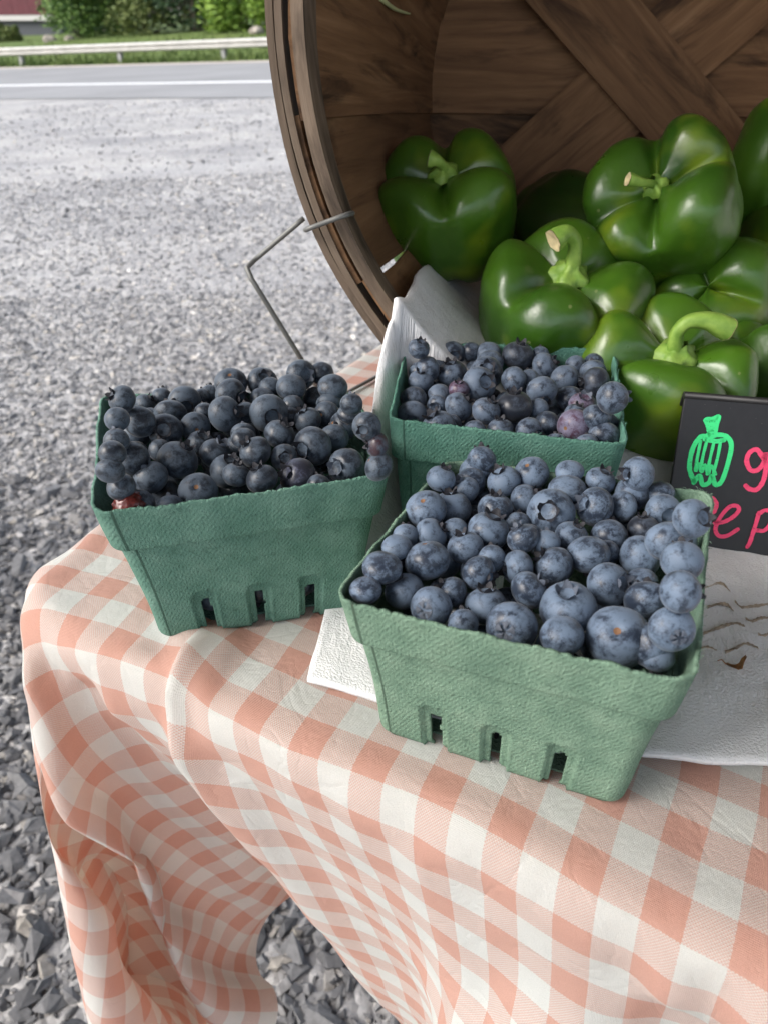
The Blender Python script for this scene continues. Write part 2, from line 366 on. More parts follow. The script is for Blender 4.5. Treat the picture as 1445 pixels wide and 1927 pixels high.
# ---- sampled drape of the tablecloth (0.1 mm steps, camera-height origin) and the berry positions x, y, height, radius, crown axis, flattening, kind, tone
CLOTH = [
[-1531,2973,-6840,-1466,2977,-6719,-1396,2968,-6601,-1324,2939,-6487,-1254,2876,-6385,-1195,2784,-6300,-1155,2668,-6234,-1138,2540,-6187,-1136,2407,-6148,-1134,2275,-6105,-1131,2145,-6053,-1135,2018,-5997,-1159,1892,-5941,-1218,1777,-5889,-1315,1688,-5842,-1443,1646,-5801,-1579,1660,-5767,-1698,1729,-5739,-1779,1841,-5718,-1837,1965,-5698,-1859,2101,-5683,-1849,2238,-5672,-1814,2371,-5663,-1795,2506,-5653,-1812,2641,-5638,-1802,2778,-5629,-1809,2914,-5617,-1791,3050,-5609,-1749,3181,-5606,-1686,3303,-5605,-1603,3413,-5607,-1504,3508,-5611,-1392,3587,-5614,-1282,3669,-5617,-1186,3767,-5620,-1107,3880,-5623,-1045,4003,-5628,-1003,4133,-5634,-978,4268,-5641,-961,4403,-5649,-928,4536,-5656,-883,4666,-5662,-830,4792,-5668,-770,4915,-5674,-710,5038,-5679],
[-1633,2901,-6782,-1575,2922,-6659,-1511,2928,-6537,-1441,2918,-6418,-1368,2874,-6309,-1302,2797,-6215,-1250,2695,-6138,-1219,2573,-6081,-1207,2444,-6037,-1195,2316,-5990,-1163,2196,-5930,-1147,2072,-5872,-1157,1946,-5815,-1201,1824,-5762,-1286,1725,-5713,-1408,1667,-5671,-1544,1666,-5635,-1668,1725,-5606,-1755,1831,-5583,-1818,1954,-5563,-1842,2089,-5548,-1835,2226,-5536,-1807,2361,-5527,-1773,2493,-5518,-1773,2630,-5506,-1775,2767,-5495,-1783,2903,-5483,-1768,3039,-5474,-1732,3171,-5470,-1673,3296,-5469,-1595,3408,-5471,-1499,3507,-5474,-1388,3587,-5477,-1279,3671,-5480,-1187,3772,-5483,-1111,3887,-5486,-1052,4011,-5491,-1013,4142,-5497,-992,4278,-5505,-970,4413,-5513,-933,4545,-5519,-885,4673,-5525,-828,4798,-5531,-765,4919,-5537,-704,5041,-5542],
[-1727,2820,-6724,-1679,2854,-6600,-1622,2876,-6477,-1558,2885,-6354,-1486,2860,-6238,-1414,2803,-6135,-1351,2716,-6047,-1306,2605,-5979,-1280,2481,-5926,-1260,2355,-5877,-1209,2246,-5811,-1176,2128,-5749,-1166,2003,-5691,-1190,1877,-5635,-1260,1766,-5585,-1372,1693,-5540,-1507,1675,-5503,-1636,1721,-5472,-1732,1821,-5448,-1796,1943,-5428,-1826,2077,-5412,-1823,2215,-5400,-1793,2349,-5391,-1770,2483,-5381,-1761,2620,-5370,-1754,2756,-5360,-1759,2892,-5348,-1748,3028,-5339,-1714,3161,-5334,-1660,3288,-5333,-1586,3403,-5334,-1493,3505,-5337,-1384,3588,-5340,-1278,3674,-5343,-1188,3778,-5346,-1116,3894,-5350,-1060,4020,-5354,-1023,4152,-5361,-1004,4287,-5369,-977,4421,-5376,-936,4552,-5382,-885,4679,-5388,-825,4802,-5394,-760,4923,-5400,-699,5045,-5405],
[-1808,2725,-6666,-1775,2774,-6542,-1730,2814,-6418,-1673,2841,-6293,-1604,2836,-6172,-1530,2798,-6060,-1460,2727,-5962,-1402,2630,-5883,-1362,2515,-5820,-1325,2396,-5763,-1262,2295,-5694,-1214,2183,-5629,-1185,2062,-5568,-1188,1934,-5509,-1237,1813,-5456,-1337,1723,-5410,-1469,1688,-5371,-1604,1719,-5339,-1708,1810,-5314,-1773,1932,-5293,-1808,2066,-5277,-1816,2204,-5264,-1793,2339,-5254,-1765,2473,-5244,-1760,2610,-5232,-1739,2745,-5223,-1737,2882,-5213,-1727,3018,-5204,-1698,3152,-5198,-1646,3279,-5196,-1576,3397,-5197,-1487,3502,-5200,-1381,3588,-5203,-1277,3677,-5206,-1190,3784,-5209,-1120,3902,-5212,-1067,4028,-5218,-1033,4161,-5224,-1014,4296,-5232,-983,4430,-5239,-938,4559,-5245,-885,4685,-5251,-821,4806,-5257,-755,4926,-5262,-693,5048,-5268],
[-1860,2610,-6607,-1848,2672,-6485,-1820,2727,-6361,-1780,2774,-6236,-1720,2793,-6110,-1648,2777,-5990,-1573,2726,-5883,-1506,2644,-5792,-1453,2539,-5719,-1402,2430,-5655,-1339,2330,-5586,-1278,2229,-5516,-1226,2119,-5449,-1204,1996,-5386,-1227,1868,-5329,-1307,1761,-5281,-1432,1705,-5240,-1570,1719,-5206,-1684,1800,-5179,-1750,1922,-5158,-1790,2055,-5142,-1792,2192,-5129,-1779,2329,-5117,-1752,2463,-5108,-1733,2599,-5098,-1722,2735,-5087,-1715,2871,-5077,-1706,3008,-5068,-1680,3142,-5062,-1632,3271,-5060,-1566,3391,-5060,-1481,3499,-5063,-1378,3589,-5066,-1277,3681,-5068,-1193,3790,-5071,-1126,3910,-5075,-1076,4037,-5081,-1044,4170,-5088,-1023,4305,-5096,-987,4438,-5102,-939,4566,-5108,-883,4691,-5114,-816,4810,-5120,-750,4930,-5125,-688,5052,-5131],
[-1875,2487,-6545,-1889,2554,-6425,-1887,2621,-6305,-1870,2684,-6181,-1828,2728,-6055,-1765,2739,-5928,-1691,2709,-5810,-1617,2645,-5708,-1556,2550,-5626,-1501,2442,-5559,-1442,2337,-5494,-1370,2253,-5415,-1295,2167,-5339,-1245,2057,-5269,-1237,1932,-5206,-1287,1810,-5152,-1398,1731,-5108,-1536,1723,-5072,-1659,1790,-5043,-1727,1913,-5023,-1773,2044,-5006,-1779,2182,-4993,-1764,2319,-4981,-1743,2454,-4971,-1717,2589,-4961,-1703,2725,-4951,-1696,2862,-4941,-1686,2998,-4932,-1662,3133,-4926,-1618,3263,-4923,-1556,3385,-4923,-1475,3496,-4925,-1376,3590,-4928,-1277,3686,-4931,-1197,3797,-4934,-1133,3918,-4938,-1085,4046,-4944,-1055,4180,-4951,-1031,4314,-4959,-990,4445,-4965,-939,4572,-4971,-880,4695,-4977,-811,4813,-4982,-745,4933,-4988,-683,5055,-4993],
[-1847,2368,-6476,-1889,2430,-6361,-1917,2499,-6245,-1931,2571,-6127,-1920,2638,-6004,-1878,2680,-5876,-1810,2677,-5749,-1735,2627,-5635,-1668,2538,-5543,-1609,2430,-5474,-1556,2315,-5418,-1480,2243,-5332,-1390,2193,-5242,-1312,2112,-5161,-1271,2000,-5089,-1282,1872,-5028,-1367,1768,-4978,-1501,1732,-4938,-1632,1784,-4908,-1706,1904,-4887,-1760,2033,-4870,-1759,2172,-4857,-1750,2309,-4845,-1733,2446,-4834,-1712,2581,-4824,-1693,2717,-4814,-1679,2853,-4804,-1667,2989,-4796,-1645,3124,-4789,-1604,3255,-4786,-1546,3379,-4786,-1469,3493,-4788,-1374,3592,-4791,-1280,3691,-4793,-1203,3804,-4796,-1141,3926,-4801,-1095,4055,-4807,-1066,4189,-4814,-1037,4322,-4821,-992,4452,-4828,-938,4578,-4833,-875,4699,-4839,-805,4817,-4845,-741,4937,-4851,-678,5059,-4856],
[-1779,2271,-6401,-1840,2320,-6289,-1895,2378,-6177,-1942,2444,-6067,-1974,2518,-5954,-1979,2591,-5834,-1931,2625,-5704,-1852,2567,-5595,-1787,2491,-5485,-1723,2380,-5415,-1670,2263,-5357,-1591,2198,-5261,-1498,2192,-5156,-1402,2151,-5062,-1330,2064,-4980,-1301,1945,-4910,-1346,1821,-4852,-1465,1754,-4806,-1602,1783,-4772,-1685,1897,-4751,-1750,2023,-4733,-1760,2163,-4720,-1743,2301,-4708,-1725,2438,-4697,-1704,2574,-4686,-1684,2709,-4676,-1665,2845,-4667,-1649,2981,-4659,-1627,3116,-4653,-1590,3248,-4649,-1535,3374,-4649,-1463,3490,-4650,-1374,3594,-4653,-1283,3697,-4655,-1209,3812,-4659,-1150,3935,-4664,-1105,4064,-4670,-1076,4198,-4677,-1041,4330,-4684,-992,4458,-4690,-936,4582,-4696,-870,4702,-4702,-800,4820,-4708,-736,4941,-4713,-674,5062,-4719],
[-1680,2212,-6322,-1749,2248,-6210,-1819,2288,-6099,-1888,2336,-5991,-1951,2395,-5884,-2011,2461,-5779,-2039,2535,-5664,-1967,2506,-5551,-1907,2411,-5456,-1843,2323,-5362,-1781,2232,-5274,-1697,2178,-5172,-1601,2176,-5068,-1502,2169,-4968,-1409,2116,-4877,-1344,2017,-4799,-1341,1889,-4733,-1431,1790,-4677,-1569,1789,-4636,-1667,1891,-4613,-1740,2015,-4596,-1759,2156,-4584,-1744,2295,-4571,-1722,2432,-4559,-1699,2568,-4548,-1679,2704,-4538,-1655,2839,-4529,-1634,2974,-4521,-1612,3109,-4515,-1577,3242,-4512,-1525,3369,-4511,-1458,3488,-4513,-1375,3597,-4515,-1289,3703,-4518,-1217,3820,-4521,-1160,3944,-4526,-1116,4074,-4533,-1084,4207,-4540,-1043,4337,-4546,-991,4463,-4552,-932,4587,-4558,-864,4706,-4564,-796,4824,-4570,-732,4945,-4576,-669,5066,-4581],
[-1563,2202,-6245,-1633,2232,-6131,-1707,2257,-6018,-1782,2290,-5906,-1856,2332,-5796,-1930,2381,-5687,-2006,2422,-5576,-2063,2486,-5459,-2015,2408,-5355,-1945,2333,-5262,-1873,2259,-5168,-1794,2198,-5071,-1700,2167,-4971,-1601,2168,-4872,-1501,2147,-4776,-1409,2079,-4693,-1358,1965,-4620,-1405,1844,-4552,-1535,1806,-4501,-1650,1886,-4475,-1723,2011,-4459,-1758,2150,-4447,-1745,2290,-4434,-1722,2427,-4422,-1696,2563,-4410,-1672,2699,-4400,-1648,2835,-4391,-1623,2970,-4383,-1598,3104,-4377,-1564,3237,-4374,-1516,3366,-4373,-1453,3487,-4375,-1376,3600,-4377,-1295,3711,-4380,-1226,3829,-4384,-1170,3953,-4389,-1126,4083,-4395,-1090,4214,-4402,-1044,4343,-4409,-989,4468,-4415,-928,4591,-4421,-859,4709,-4427,-792,4828,-4432,-728,4949,-4438,-664,5069,-4444],
[-1446,2239,-6180,-1515,2267,-6065,-1588,2287,-5950,-1661,2313,-5834,-1735,2349,-5719,-1811,2406,-5612,-1885,2465,-5497,-1954,2536,-5382,-2012,2516,-5258,-1991,2420,-5157,-1938,2332,-5065,-1873,2255,-4969,-1795,2194,-4871,-1700,2163,-4774,-1602,2156,-4676,-1498,2117,-4592,-1405,2037,-4516,-1395,1914,-4435,-1502,1839,-4370,-1634,1888,-4336,-1707,2012,-4321,-1760,2147,-4309,-1756,2289,-4298,-1731,2427,-4284,-1700,2562,-4272,-1671,2697,-4261,-1643,2832,-4252,-1616,2967,-4244,-1588,3101,-4239,-1554,3234,-4236,-1508,3364,-4235,-1449,3487,-4237,-1378,3604,-4239,-1303,3718,-4242,-1236,3838,-4246,-1180,3962,-4251,-1134,4091,-4258,-1093,4221,-4264,-1043,4348,-4271,-986,4473,-4277,-923,4594,-4283,-854,4712,-4289,-788,4832,-4295,-724,4952,-4300,-660,5073,-4306],
[-1338,2312,-6133,-1404,2336,-6016,-1482,2365,-5906,-1557,2396,-5793,-1628,2430,-5677,-1703,2492,-5573,-1774,2550,-5460,-1838,2592,-5334,-1905,2596,-5205,-1945,2533,-5083,-1944,2442,-4975,-1914,2351,-4873,-1864,2268,-4773,-1794,2198,-4675,-1710,2160,-4575,-1601,2133,-4491,-1479,2090,-4420,-1410,1996,-4329,-1470,1892,-4245,-1608,1899,-4199,-1692,2016,-4182,-1759,2147,-4171,-1766,2290,-4161,-1743,2429,-4147,-1716,2566,-4134,-1677,2699,-4122,-1643,2833,-4112,-1611,2966,-4105,-1581,3100,-4100,-1546,3233,-4097,-1502,3363,-4097,-1446,3488,-4098,-1380,3608,-4101,-1310,3726,-4104,-1245,3846,-4108,-1189,3971,-4114,-1141,4099,-4120,-1094,4227,-4126,-1041,4353,-4133,-982,4477,-4139,-918,4597,-4145,-850,4716,-4151,-785,4836,-4157,-720,4956,-4163,-655,5077,-4168],
[-1218,2343,-6072,-1281,2386,-5961,-1367,2423,-5853,-1445,2460,-5742,-1518,2499,-5629,-1587,2544,-5516,-1655,2591,-5400,-1719,2628,-5276,-1786,2638,-5148,-1848,2611,-5020,-1892,2547,-4899,-1905,2461,-4785,-1888,2369,-4678,-1849,2280,-4575,-1796,2199,-4468,-1681,2156,-4381,-1544,2136,-4316,-1438,2077,-4229,-1447,1967,-4132,-1571,1927,-4067,-1677,2022,-4044,-1746,2153,-4034,-1774,2294,-4024,-1754,2434,-4010,-1725,2571,-3996,-1687,2704,-3983,-1646,2836,-3972,-1610,2969,-3965,-1577,3102,-3960,-1541,3235,-3958,-1498,3365,-3958,-1444,3491,-3959,-1382,3613,-3962,-1316,3733,-3966,-1254,3855,-3970,-1197,3980,-3976,-1146,4106,-3982,-1095,4233,-3988,-1038,4358,-3995,-978,4481,-4001,-914,4601,-4007,-847,4720,-4013,-781,4840,-4019,-716,4960,-4025,-651,5081,-4031],
[-1104,2334,-5991,-1173,2381,-5881,-1252,2418,-5774,-1328,2454,-5664,-1400,2495,-5553,-1470,2538,-5441,-1536,2585,-5326,-1598,2629,-5207,-1665,2652,-5082,-1734,2654,-4954,-1799,2624,-4828,-1848,2563,-4707,-1867,2478,-4592,-1854,2385,-4484,-1797,2301,-4383,-1679,2263,-4304,-1556,2230,-4224,-1461,2161,-4126,-1441,2052,-4026,-1537,1976,-3944,-1663,2035,-3907,-1735,2164,-3896,-1783,2302,-3887,-1771,2444,-3873,-1740,2580,-3858,-1700,2712,-3844,-1654,2842,-3832,-1612,2973,-3824,-1576,3106,-3820,-1539,3238,-3818,-1495,3368,-3818,-1443,3495,-3820,-1384,3619,-3823,-1322,3741,-3827,-1261,3863,-3832,-1203,3988,-3838,-1149,4113,-3844,-1094,4239,-3850,-1036,4363,-3857,-975,4485,-3863,-910,4606,-3869,-844,4725,-3875,-778,4845,-3881,-712,4965,-3887,-647,5085,-3893],
[-1014,2270,-5909,-1081,2316,-5798,-1162,2351,-5692,-1240,2382,-5583,-1308,2428,-5472,-1373,2478,-5362,-1432,2534,-5250,-1487,2588,-5133,-1548,2629,-5011,-1613,2656,-4886,-1682,2657,-4759,-1748,2630,-4634,-1802,2573,-4512,-1829,2490,-4397,-1821,2393,-4288,-1746,2303,-4199,-1625,2263,-4119,-1526,2213,-4018,-1460,2128,-3913,-1513,2024,-3820,-1650,2053,-3770,-1722,2179,-3757,-1780,2315,-3749,-1787,2457,-3736,-1760,2594,-3720,-1718,2725,-3704,-1665,2852,-3691,-1617,2980,-3683,-1577,3112,-3679,-1539,3243,-3677,-1495,3373,-3678,-1443,3500,-3681,-1386,3625,-3684,-1326,3748,-3689,-1266,3871,-3694,-1208,3996,-3700,-1151,4120,-3706,-1094,4245,-3712,-1034,4368,-3718,-972,4490,-3725,-907,4610,-3731,-841,4730,-3737,-775,4850,-3743,-709,4969,-3749,-643,5089,-3755],
[-947,2176,-5831,-1032,2206,-5729,-1121,2235,-5629,-1206,2261,-5522,-1270,2311,-5408,-1320,2372,-5292,-1363,2439,-5177,-1403,2505,-5060,-1449,2561,-4940,-1500,2614,-4818,-1561,2644,-4691,-1628,2647,-4564,-1695,2627,-4437,-1753,2573,-4315,-1788,2489,-4199,-1785,2377,-4099,-1723,2249,-4034,-1632,2173,-3938,-1544,2174,-3814,-1510,2086,-3699,-1643,2068,-3633,-1713,2197,-3615,-1782,2331,-3612,-1805,2472,-3600,-1780,2609,-3581,-1738,2741,-3565,-1680,2865,-3550,-1624,2990,-3541,-1581,3119,-3537,-1541,3250,-3537,-1496,3380,-3538,-1445,3507,-3541,-1389,3632,-3545,-1330,3756,-3550,-1270,3879,-3555,-1211,4003,-3561,-1153,4127,-3568,-1093,4251,-3574,-1032,4374,-3580,-969,4495,-3587,-904,4616,-3593,-838,4735,-3599,-772,4855,-3605,-705,4974,-3611,-639,5094,-3618],
[-845,2143,-5737,-945,2135,-5645,-1046,2148,-5557,-1144,2154,-5455,-1204,2210,-5342,-1269,2263,-5227,-1328,2324,-5113,-1380,2386,-4995,-1397,2454,-4870,-1416,2528,-4750,-1454,2587,-4624,-1509,2620,-4496,-1573,2636,-4368,-1643,2620,-4242,-1705,2565,-4122,-1740,2470,-4015,-1727,2346,-3938,-1711,2242,-3842,-1652,2184,-3724,-1567,2166,-3604,-1615,2102,-3498,-1711,2221,-3475,-1779,2354,-3474,-1828,2492,-3464,-1808,2631,-3444,-1761,2760,-3424,-1699,2881,-3409,-1634,3001,-3399,-1587,3129,-3395,-1544,3259,-3395,-1498,3388,-3397,-1447,3515,-3401,-1391,3640,-3405,-1333,3764,-3411,-1273,3888,-3417,-1214,4011,-3423,-1154,4135,-3429,-1093,4258,-3436,-1030,4380,-3442,-967,4501,-3448,-901,4621,-3455,-835,4741,-3461,-769,4860,-3467,-702,4979,-3473,-635,5099,-3480],
[-752,2175,-5632,-846,2142,-5539,-946,2124,-5451,-1044,2100,-5362,-1133,2116,-5269,-1195,2167,-5163,-1259,2224,-5051,-1318,2285,-4932,-1367,2335,-4803,-1389,2412,-4682,-1389,2484,-4558,-1412,2544,-4430,-1458,2589,-4302,-1520,2613,-4173,-1593,2602,-4048,-1663,2548,-3933,-1717,2452,-3839,-1749,2353,-3745,-1745,2254,-3637,-1690,2176,-3524,-1649,2142,-3382,-1715,2265,-3342,-1779,2389,-3336,-1843,2518,-3326,-1845,2658,-3308,-1788,2783,-3283,-1719,2900,-3266,-1647,3014,-3255,-1594,3140,-3252,-1550,3269,-3253,-1502,3396,-3256,-1450,3523,-3260,-1394,3648,-3266,-1336,3773,-3271,-1276,3896,-3278,-1216,4020,-3284,-1155,4142,-3291,-1092,4265,-3297,-1029,4386,-3304,-964,4507,-3310,-899,4627,-3316,-832,4747,-3323,-765,4866,-3329,-698,4985,-3335,-631,5104,-3342],
[-714,2284,-5545,-798,2242,-5445,-876,2198,-5339,-968,2164,-5253,-1030,2116,-5144,-1117,2100,-5056,-1194,2133,-4975,-1252,2189,-4875,-1296,2231,-4742,-1353,2295,-4624,-1359,2366,-4494,-1352,2437,-4366,-1371,2501,-4237,-1413,2549,-4106,-1475,2575,-3977,-1549,2567,-3852,-1630,2516,-3745,-1704,2448,-3646,-1761,2364,-3543,-1732,2265,-3429,-1683,2218,-3289,-1704,2282,-3195,-1774,2421,-3201,-1838,2546,-3187,-1864,2682,-3165,-1813,2808,-3140,-1738,2920,-3121,-1661,3030,-3111,-1602,3152,-3108,-1556,3280,-3110,-1506,3406,-3114,-1453,3533,-3119,-1397,3658,-3125,-1339,3782,-3132,-1279,3905,-3139,-1218,4028,-3146,-1155,4151,-3153,-1092,4273,-3159,-1028,4394,-3166,-962,4514,-3172,-896,4634,-3178,-829,4753,-3184,-762,4872,-3191,-694,4991,-3197,-626,5110,-3204],
[-755,2417,-5512,-838,2374,-5409,-926,2336,-5306,-1000,2296,-5197,-1047,2249,-5076,-1079,2203,-4947,-1140,2158,-4831,-1226,2115,-4760,-1235,2115,-4651,-1288,2199,-4570,-1281,2261,-4441,-1267,2335,-4314,-1297,2396,-4180,-1339,2447,-4047,-1388,2487,-3915,-1438,2506,-3783,-1512,2494,-3664,-1589,2465,-3556,-1648,2392,-3470,-1699,2368,-3352,-1731,2361,-3231,-1714,2343,-3090,-1779,2454,-3069,-1832,2578,-3050,-1874,2704,-3019,-1828,2828,-2991,-1754,2939,-2973,-1675,3046,-2965,-1612,3165,-2964,-1563,3291,-2967,-1511,3417,-2972,-1457,3543,-2978,-1401,3668,-2985,-1342,3792,-2993,-1282,3915,-3000,-1220,4038,-3007,-1156,4160,-3014,-1092,4281,-3021,-1026,4402,-3027,-960,4522,-3034,-893,4641,-3040,-826,4760,-3046,-758,4879,-3052,-690,4998,-3059,-622,5116,-3065],
[-854,2511,-5548,-937,2470,-5445,-1031,2433,-5338,-1097,2404,-5211,-1131,2367,-5075,-1160,2327,-4937,-1217,2288,-4804,-1233,2236,-4663,-1143,2183,-4565,-1217,2136,-4458,-1280,2140,-4350,-1218,2213,-4243,-1226,2284,-4122,-1268,2336,-3996,-1316,2378,-3867,-1388,2379,-3742,-1450,2370,-3618,-1502,2363,-3494,-1562,2312,-3393,-1580,2357,-3265,-1621,2437,-3158,-1666,2485,-3047,-1763,2480,-2945,-1822,2595,-2913,-1867,2714,-2870,-1834,2840,-2838,-1765,2953,-2822,-1689,3061,-2817,-1623,3178,-2819,-1570,3303,-2823,-1515,3428,-2830,-1461,3553,-2837,-1405,3678,-2845,-1346,3802,-2853,-1285,3925,-2861,-1222,4048,-2869,-1157,4169,-2876,-1092,4290,-2883,-1025,4410,-2889,-958,4530,-2895,-890,4649,-2901,-822,4768,-2907,-754,4886,-2914,-685,5004,-2920,-617,5122,-2927],
[-910,2638,-5555,-984,2603,-5446,-1020,2563,-5322,-1057,2527,-5193,-1082,2490,-5057,-1105,2448,-4922,-1150,2405,-4789,-1160,2356,-4652,-1206,2307,-4515,-1222,2256,-4368,-1332,2236,-4274,-1327,2184,-4152,-1267,2164,-4041,-1222,2210,-3923,-1258,2270,-3808,-1374,2244,-3710,-1445,2224,-3583,-1513,2212,-3455,-1566,2211,-3312,-1572,2270,-3165,-1591,2360,-3038,-1609,2457,-2925,-1682,2544,-2848,-1795,2597,-2783,-1833,2713,-2726,-1822,2839,-2683,-1771,2961,-2668,-1699,3073,-2668,-1634,3192,-2673,-1577,3315,-2680,-1520,3439,-2687,-1464,3564,-2696,-1408,3689,-2705,-1349,3814,-2713,-1288,3937,-2722,-1224,4059,-2730,-1158,4180,-2737,-1092,4300,-2744,-1024,4420,-2751,-956,4539,-2757,-887,4657,-2763,-818,4776,-2769,-750,4894,-2775,-681,5012,-2781,-611,5129,-2788],
[-903,2773,-5510,-943,2726,-5388,-912,2636,-5281,-983,2629,-5154,-1052,2617,-5028,-1109,2582,-4900,-1168,2542,-4775,-1209,2489,-4646,-1262,2439,-4518,-1297,2393,-4384,-1334,2372,-4243,-1364,2320,-4106,-1370,2249,-3976,-1344,2193,-3844,-1284,2179,-3711,-1309,2181,-3581,-1387,2160,-3464,-1462,2130,-3346,-1547,2112,-3219,-1616,2167,-3084,-1652,2262,-2958,-1686,2363,-2843,-1722,2466,-2742,-1759,2581,-2658,-1794,2701,-2586,-1802,2830,-2528,-1769,2962,-2511,-1711,3084,-2517,-1650,3206,-2528,-1590,3329,-2537,-1531,3454,-2546,-1476,3579,-2555,-1419,3705,-2565,-1361,3830,-2575,-1299,3953,-2584,-1233,4075,-2592,-1166,4195,-2600,-1097,4315,-2607,-1027,4433,-2613,-957,4551,-2619,-887,4668,-2624,-816,4786,-2630,-747,4903,-2636,-677,5020,-2642,-606,5137,-2649],
[-836,2878,-5444,-855,2813,-5323,-855,2729,-5213,-873,2655,-5092,-947,2675,-4972,-1015,2665,-4850,-1070,2625,-4729,-1128,2592,-4607,-1170,2545,-4484,-1214,2506,-4356,-1259,2476,-4222,-1295,2430,-4084,-1320,2381,-3941,-1345,2333,-3796,-1367,2290,-3642,-1353,2279,-3492,-1400,2270,-3362,-1439,2224,-3236,-1459,2146,-3115,-1530,2133,-2979,-1600,2188,-2853,-1644,2288,-2740,-1685,2410,-2635,-1718,2545,-2541,-1748,2682,-2452,-1780,2828,-2361,-1771,2974,-2337,-1719,3101,-2362,-1653,3220,-2377,-1586,3339,-2389,-1519,3459,-2401,-1466,3585,-2412,-1410,3711,-2423,-1351,3836,-2434,-1288,3959,-2444,-1222,4080,-2453,-1156,4201,-2461,-1088,4320,-2467,-1019,4439,-2474,-950,4558,-2479,-882,4676,-2485,-813,4794,-2491,-744,4912,-2496,-675,5030,-2503,-607,5147,-2509],
[-730,2947,-5386,-735,2862,-5278,-736,2774,-5169,-764,2714,-5043,-821,2683,-4920,-884,2653,-4803,-939,2601,-4688,-1002,2620,-4561,-1054,2599,-4435,-1113,2586,-4309,-1169,2565,-4179,-1219,2534,-4047,-1267,2504,-3910,-1314,2468,-3773,-1373,2441,-3633,-1411,2420,-3491,-1452,2410,-3346,-1480,2359,-3204,-1458,2278,-3075,-1455,2236,-2927,-1500,2238,-2778,-1571,2277,-2639,-1640,2368,-2523,-1676,2502,-2428,-1711,2629,-2324,-1675,2780,-2250,-1631,2924,-2250,-1582,3057,-2250,-1559,3187,-2250,-1515,3316,-2250,-1469,3447,-2256,-1419,3576,-2268,-1364,3702,-2282,-1304,3826,-2296,-1241,3948,-2308,-1176,4069,-2318,-1110,4188,-2326,-1043,4308,-2333,-976,4427,-2338,-909,4546,-2343,-843,4665,-2348,-776,4783,-2353,-710,4902,-2358,-643,5021,-2364,-577,5139,-2370],
[-608,2995,-5342,-638,2939,-5220,-667,2877,-5102,-706,2827,-4981,-750,2785,-4857,-798,2735,-4736,-841,2656,-4626,-884,2586,-4508,-937,2572,-4377,-995,2570,-4250,-1052,2582,-4123,-1104,2575,-3994,-1153,2554,-3864,-1205,2533,-3734,-1254,2502,-3606,-1301,2499,-3473,-1341,2478,-3339,-1383,2444,-3207,-1418,2399,-3072,-1448,2372,-2932,-1481,2377,-2788,-1516,2402,-2648,-1544,2453,-2509,-1572,2491,-2367,-1578,2595,-2250,-1536,2738,-2250,-1490,2876,-2250,-1435,3011,-2250,-1420,3139,-2244,-1377,3266,-2244,-1331,3393,-2244,-1282,3520,-2244,-1230,3645,-2244,-1174,3769,-2250,-1116,3891,-2250,-1056,4013,-2250,-994,4135,-2250,-932,4256,-2250,-869,4376,-2250,-806,4497,-2250,-743,4618,-2250,-680,4738,-2250,-618,4859,-2250,-556,4980,-2250,-496,5102,-2250],
[-476,3009,-5300,-511,2972,-5173,-549,2929,-5048,-591,2885,-4925,-636,2842,-4801,-685,2788,-4681,-738,2719,-4571,-783,2660,-4454,-836,2653,-4327,-886,2632,-4199,-925,2563,-4083,-976,2536,-3957,-1025,2515,-3830,-1074,2499,-3702,-1121,2461,-3577,-1169,2456,-3446,-1214,2423,-3317,-1254,2419,-3180,-1298,2452,-3044,-1339,2449,-2905,-1371,2453,-2764,-1396,2448,-2620,-1434,2413,-2477,-1468,2432,-2331,-1444,2556,-2250,-1400,2696,-2250,-1353,2830,-2250,-1311,2959,-2250,-1288,3088,-2244,-1246,3213,-2244,-1200,3338,-2244,-1151,3463,-2244,-1099,3587,-2244,-1043,3710,-2244,-985,3832,-2244,-925,3953,-2244,-864,4074,-2244,-802,4194,-2244,-740,4315,-2244,-677,4435,-2244,-614,4556,-2244,-551,4677,-2244,-489,4798,-2244,-427,4920,-2244,-366,5041,-2244],
[-343,2980,-5271,-377,2947,-5142,-414,2912,-5014,-456,2873,-4889,-501,2832,-4765,-551,2786,-4645,-605,2738,-4529,-656,2701,-4408,-705,2678,-4283,-753,2647,-4159,-803,2611,-4036,-853,2584,-3910,-901,2562,-3783,-950,2539,-3654,-1000,2513,-3527,-1047,2497,-3395,-1099,2473,-3264,-1138,2457,-3129,-1175,2449,-2991,-1213,2436,-2854,-1248,2415,-2716,-1286,2389,-2578,-1334,2356,-2439,-1356,2379,-2293,-1316,2512,-2250,-1270,2648,-2244,-1225,2778,-2250,-1192,2905,-2250,-1159,3033,-2249,-1117,3158,-2250,-1071,3283,-2250,-1022,3406,-2250,-970,3529,-2250,-914,3651,-2250,-857,3773,-2250,-798,3893,-2250,-737,4014,-2250,-675,4134,-2250,-613,4255,-2250,-550,4375,-2249,-488,4496,-2249,-425,4616,-2248,-363,4738,-2249,-301,4859,-2247,-240,4981,-2244],
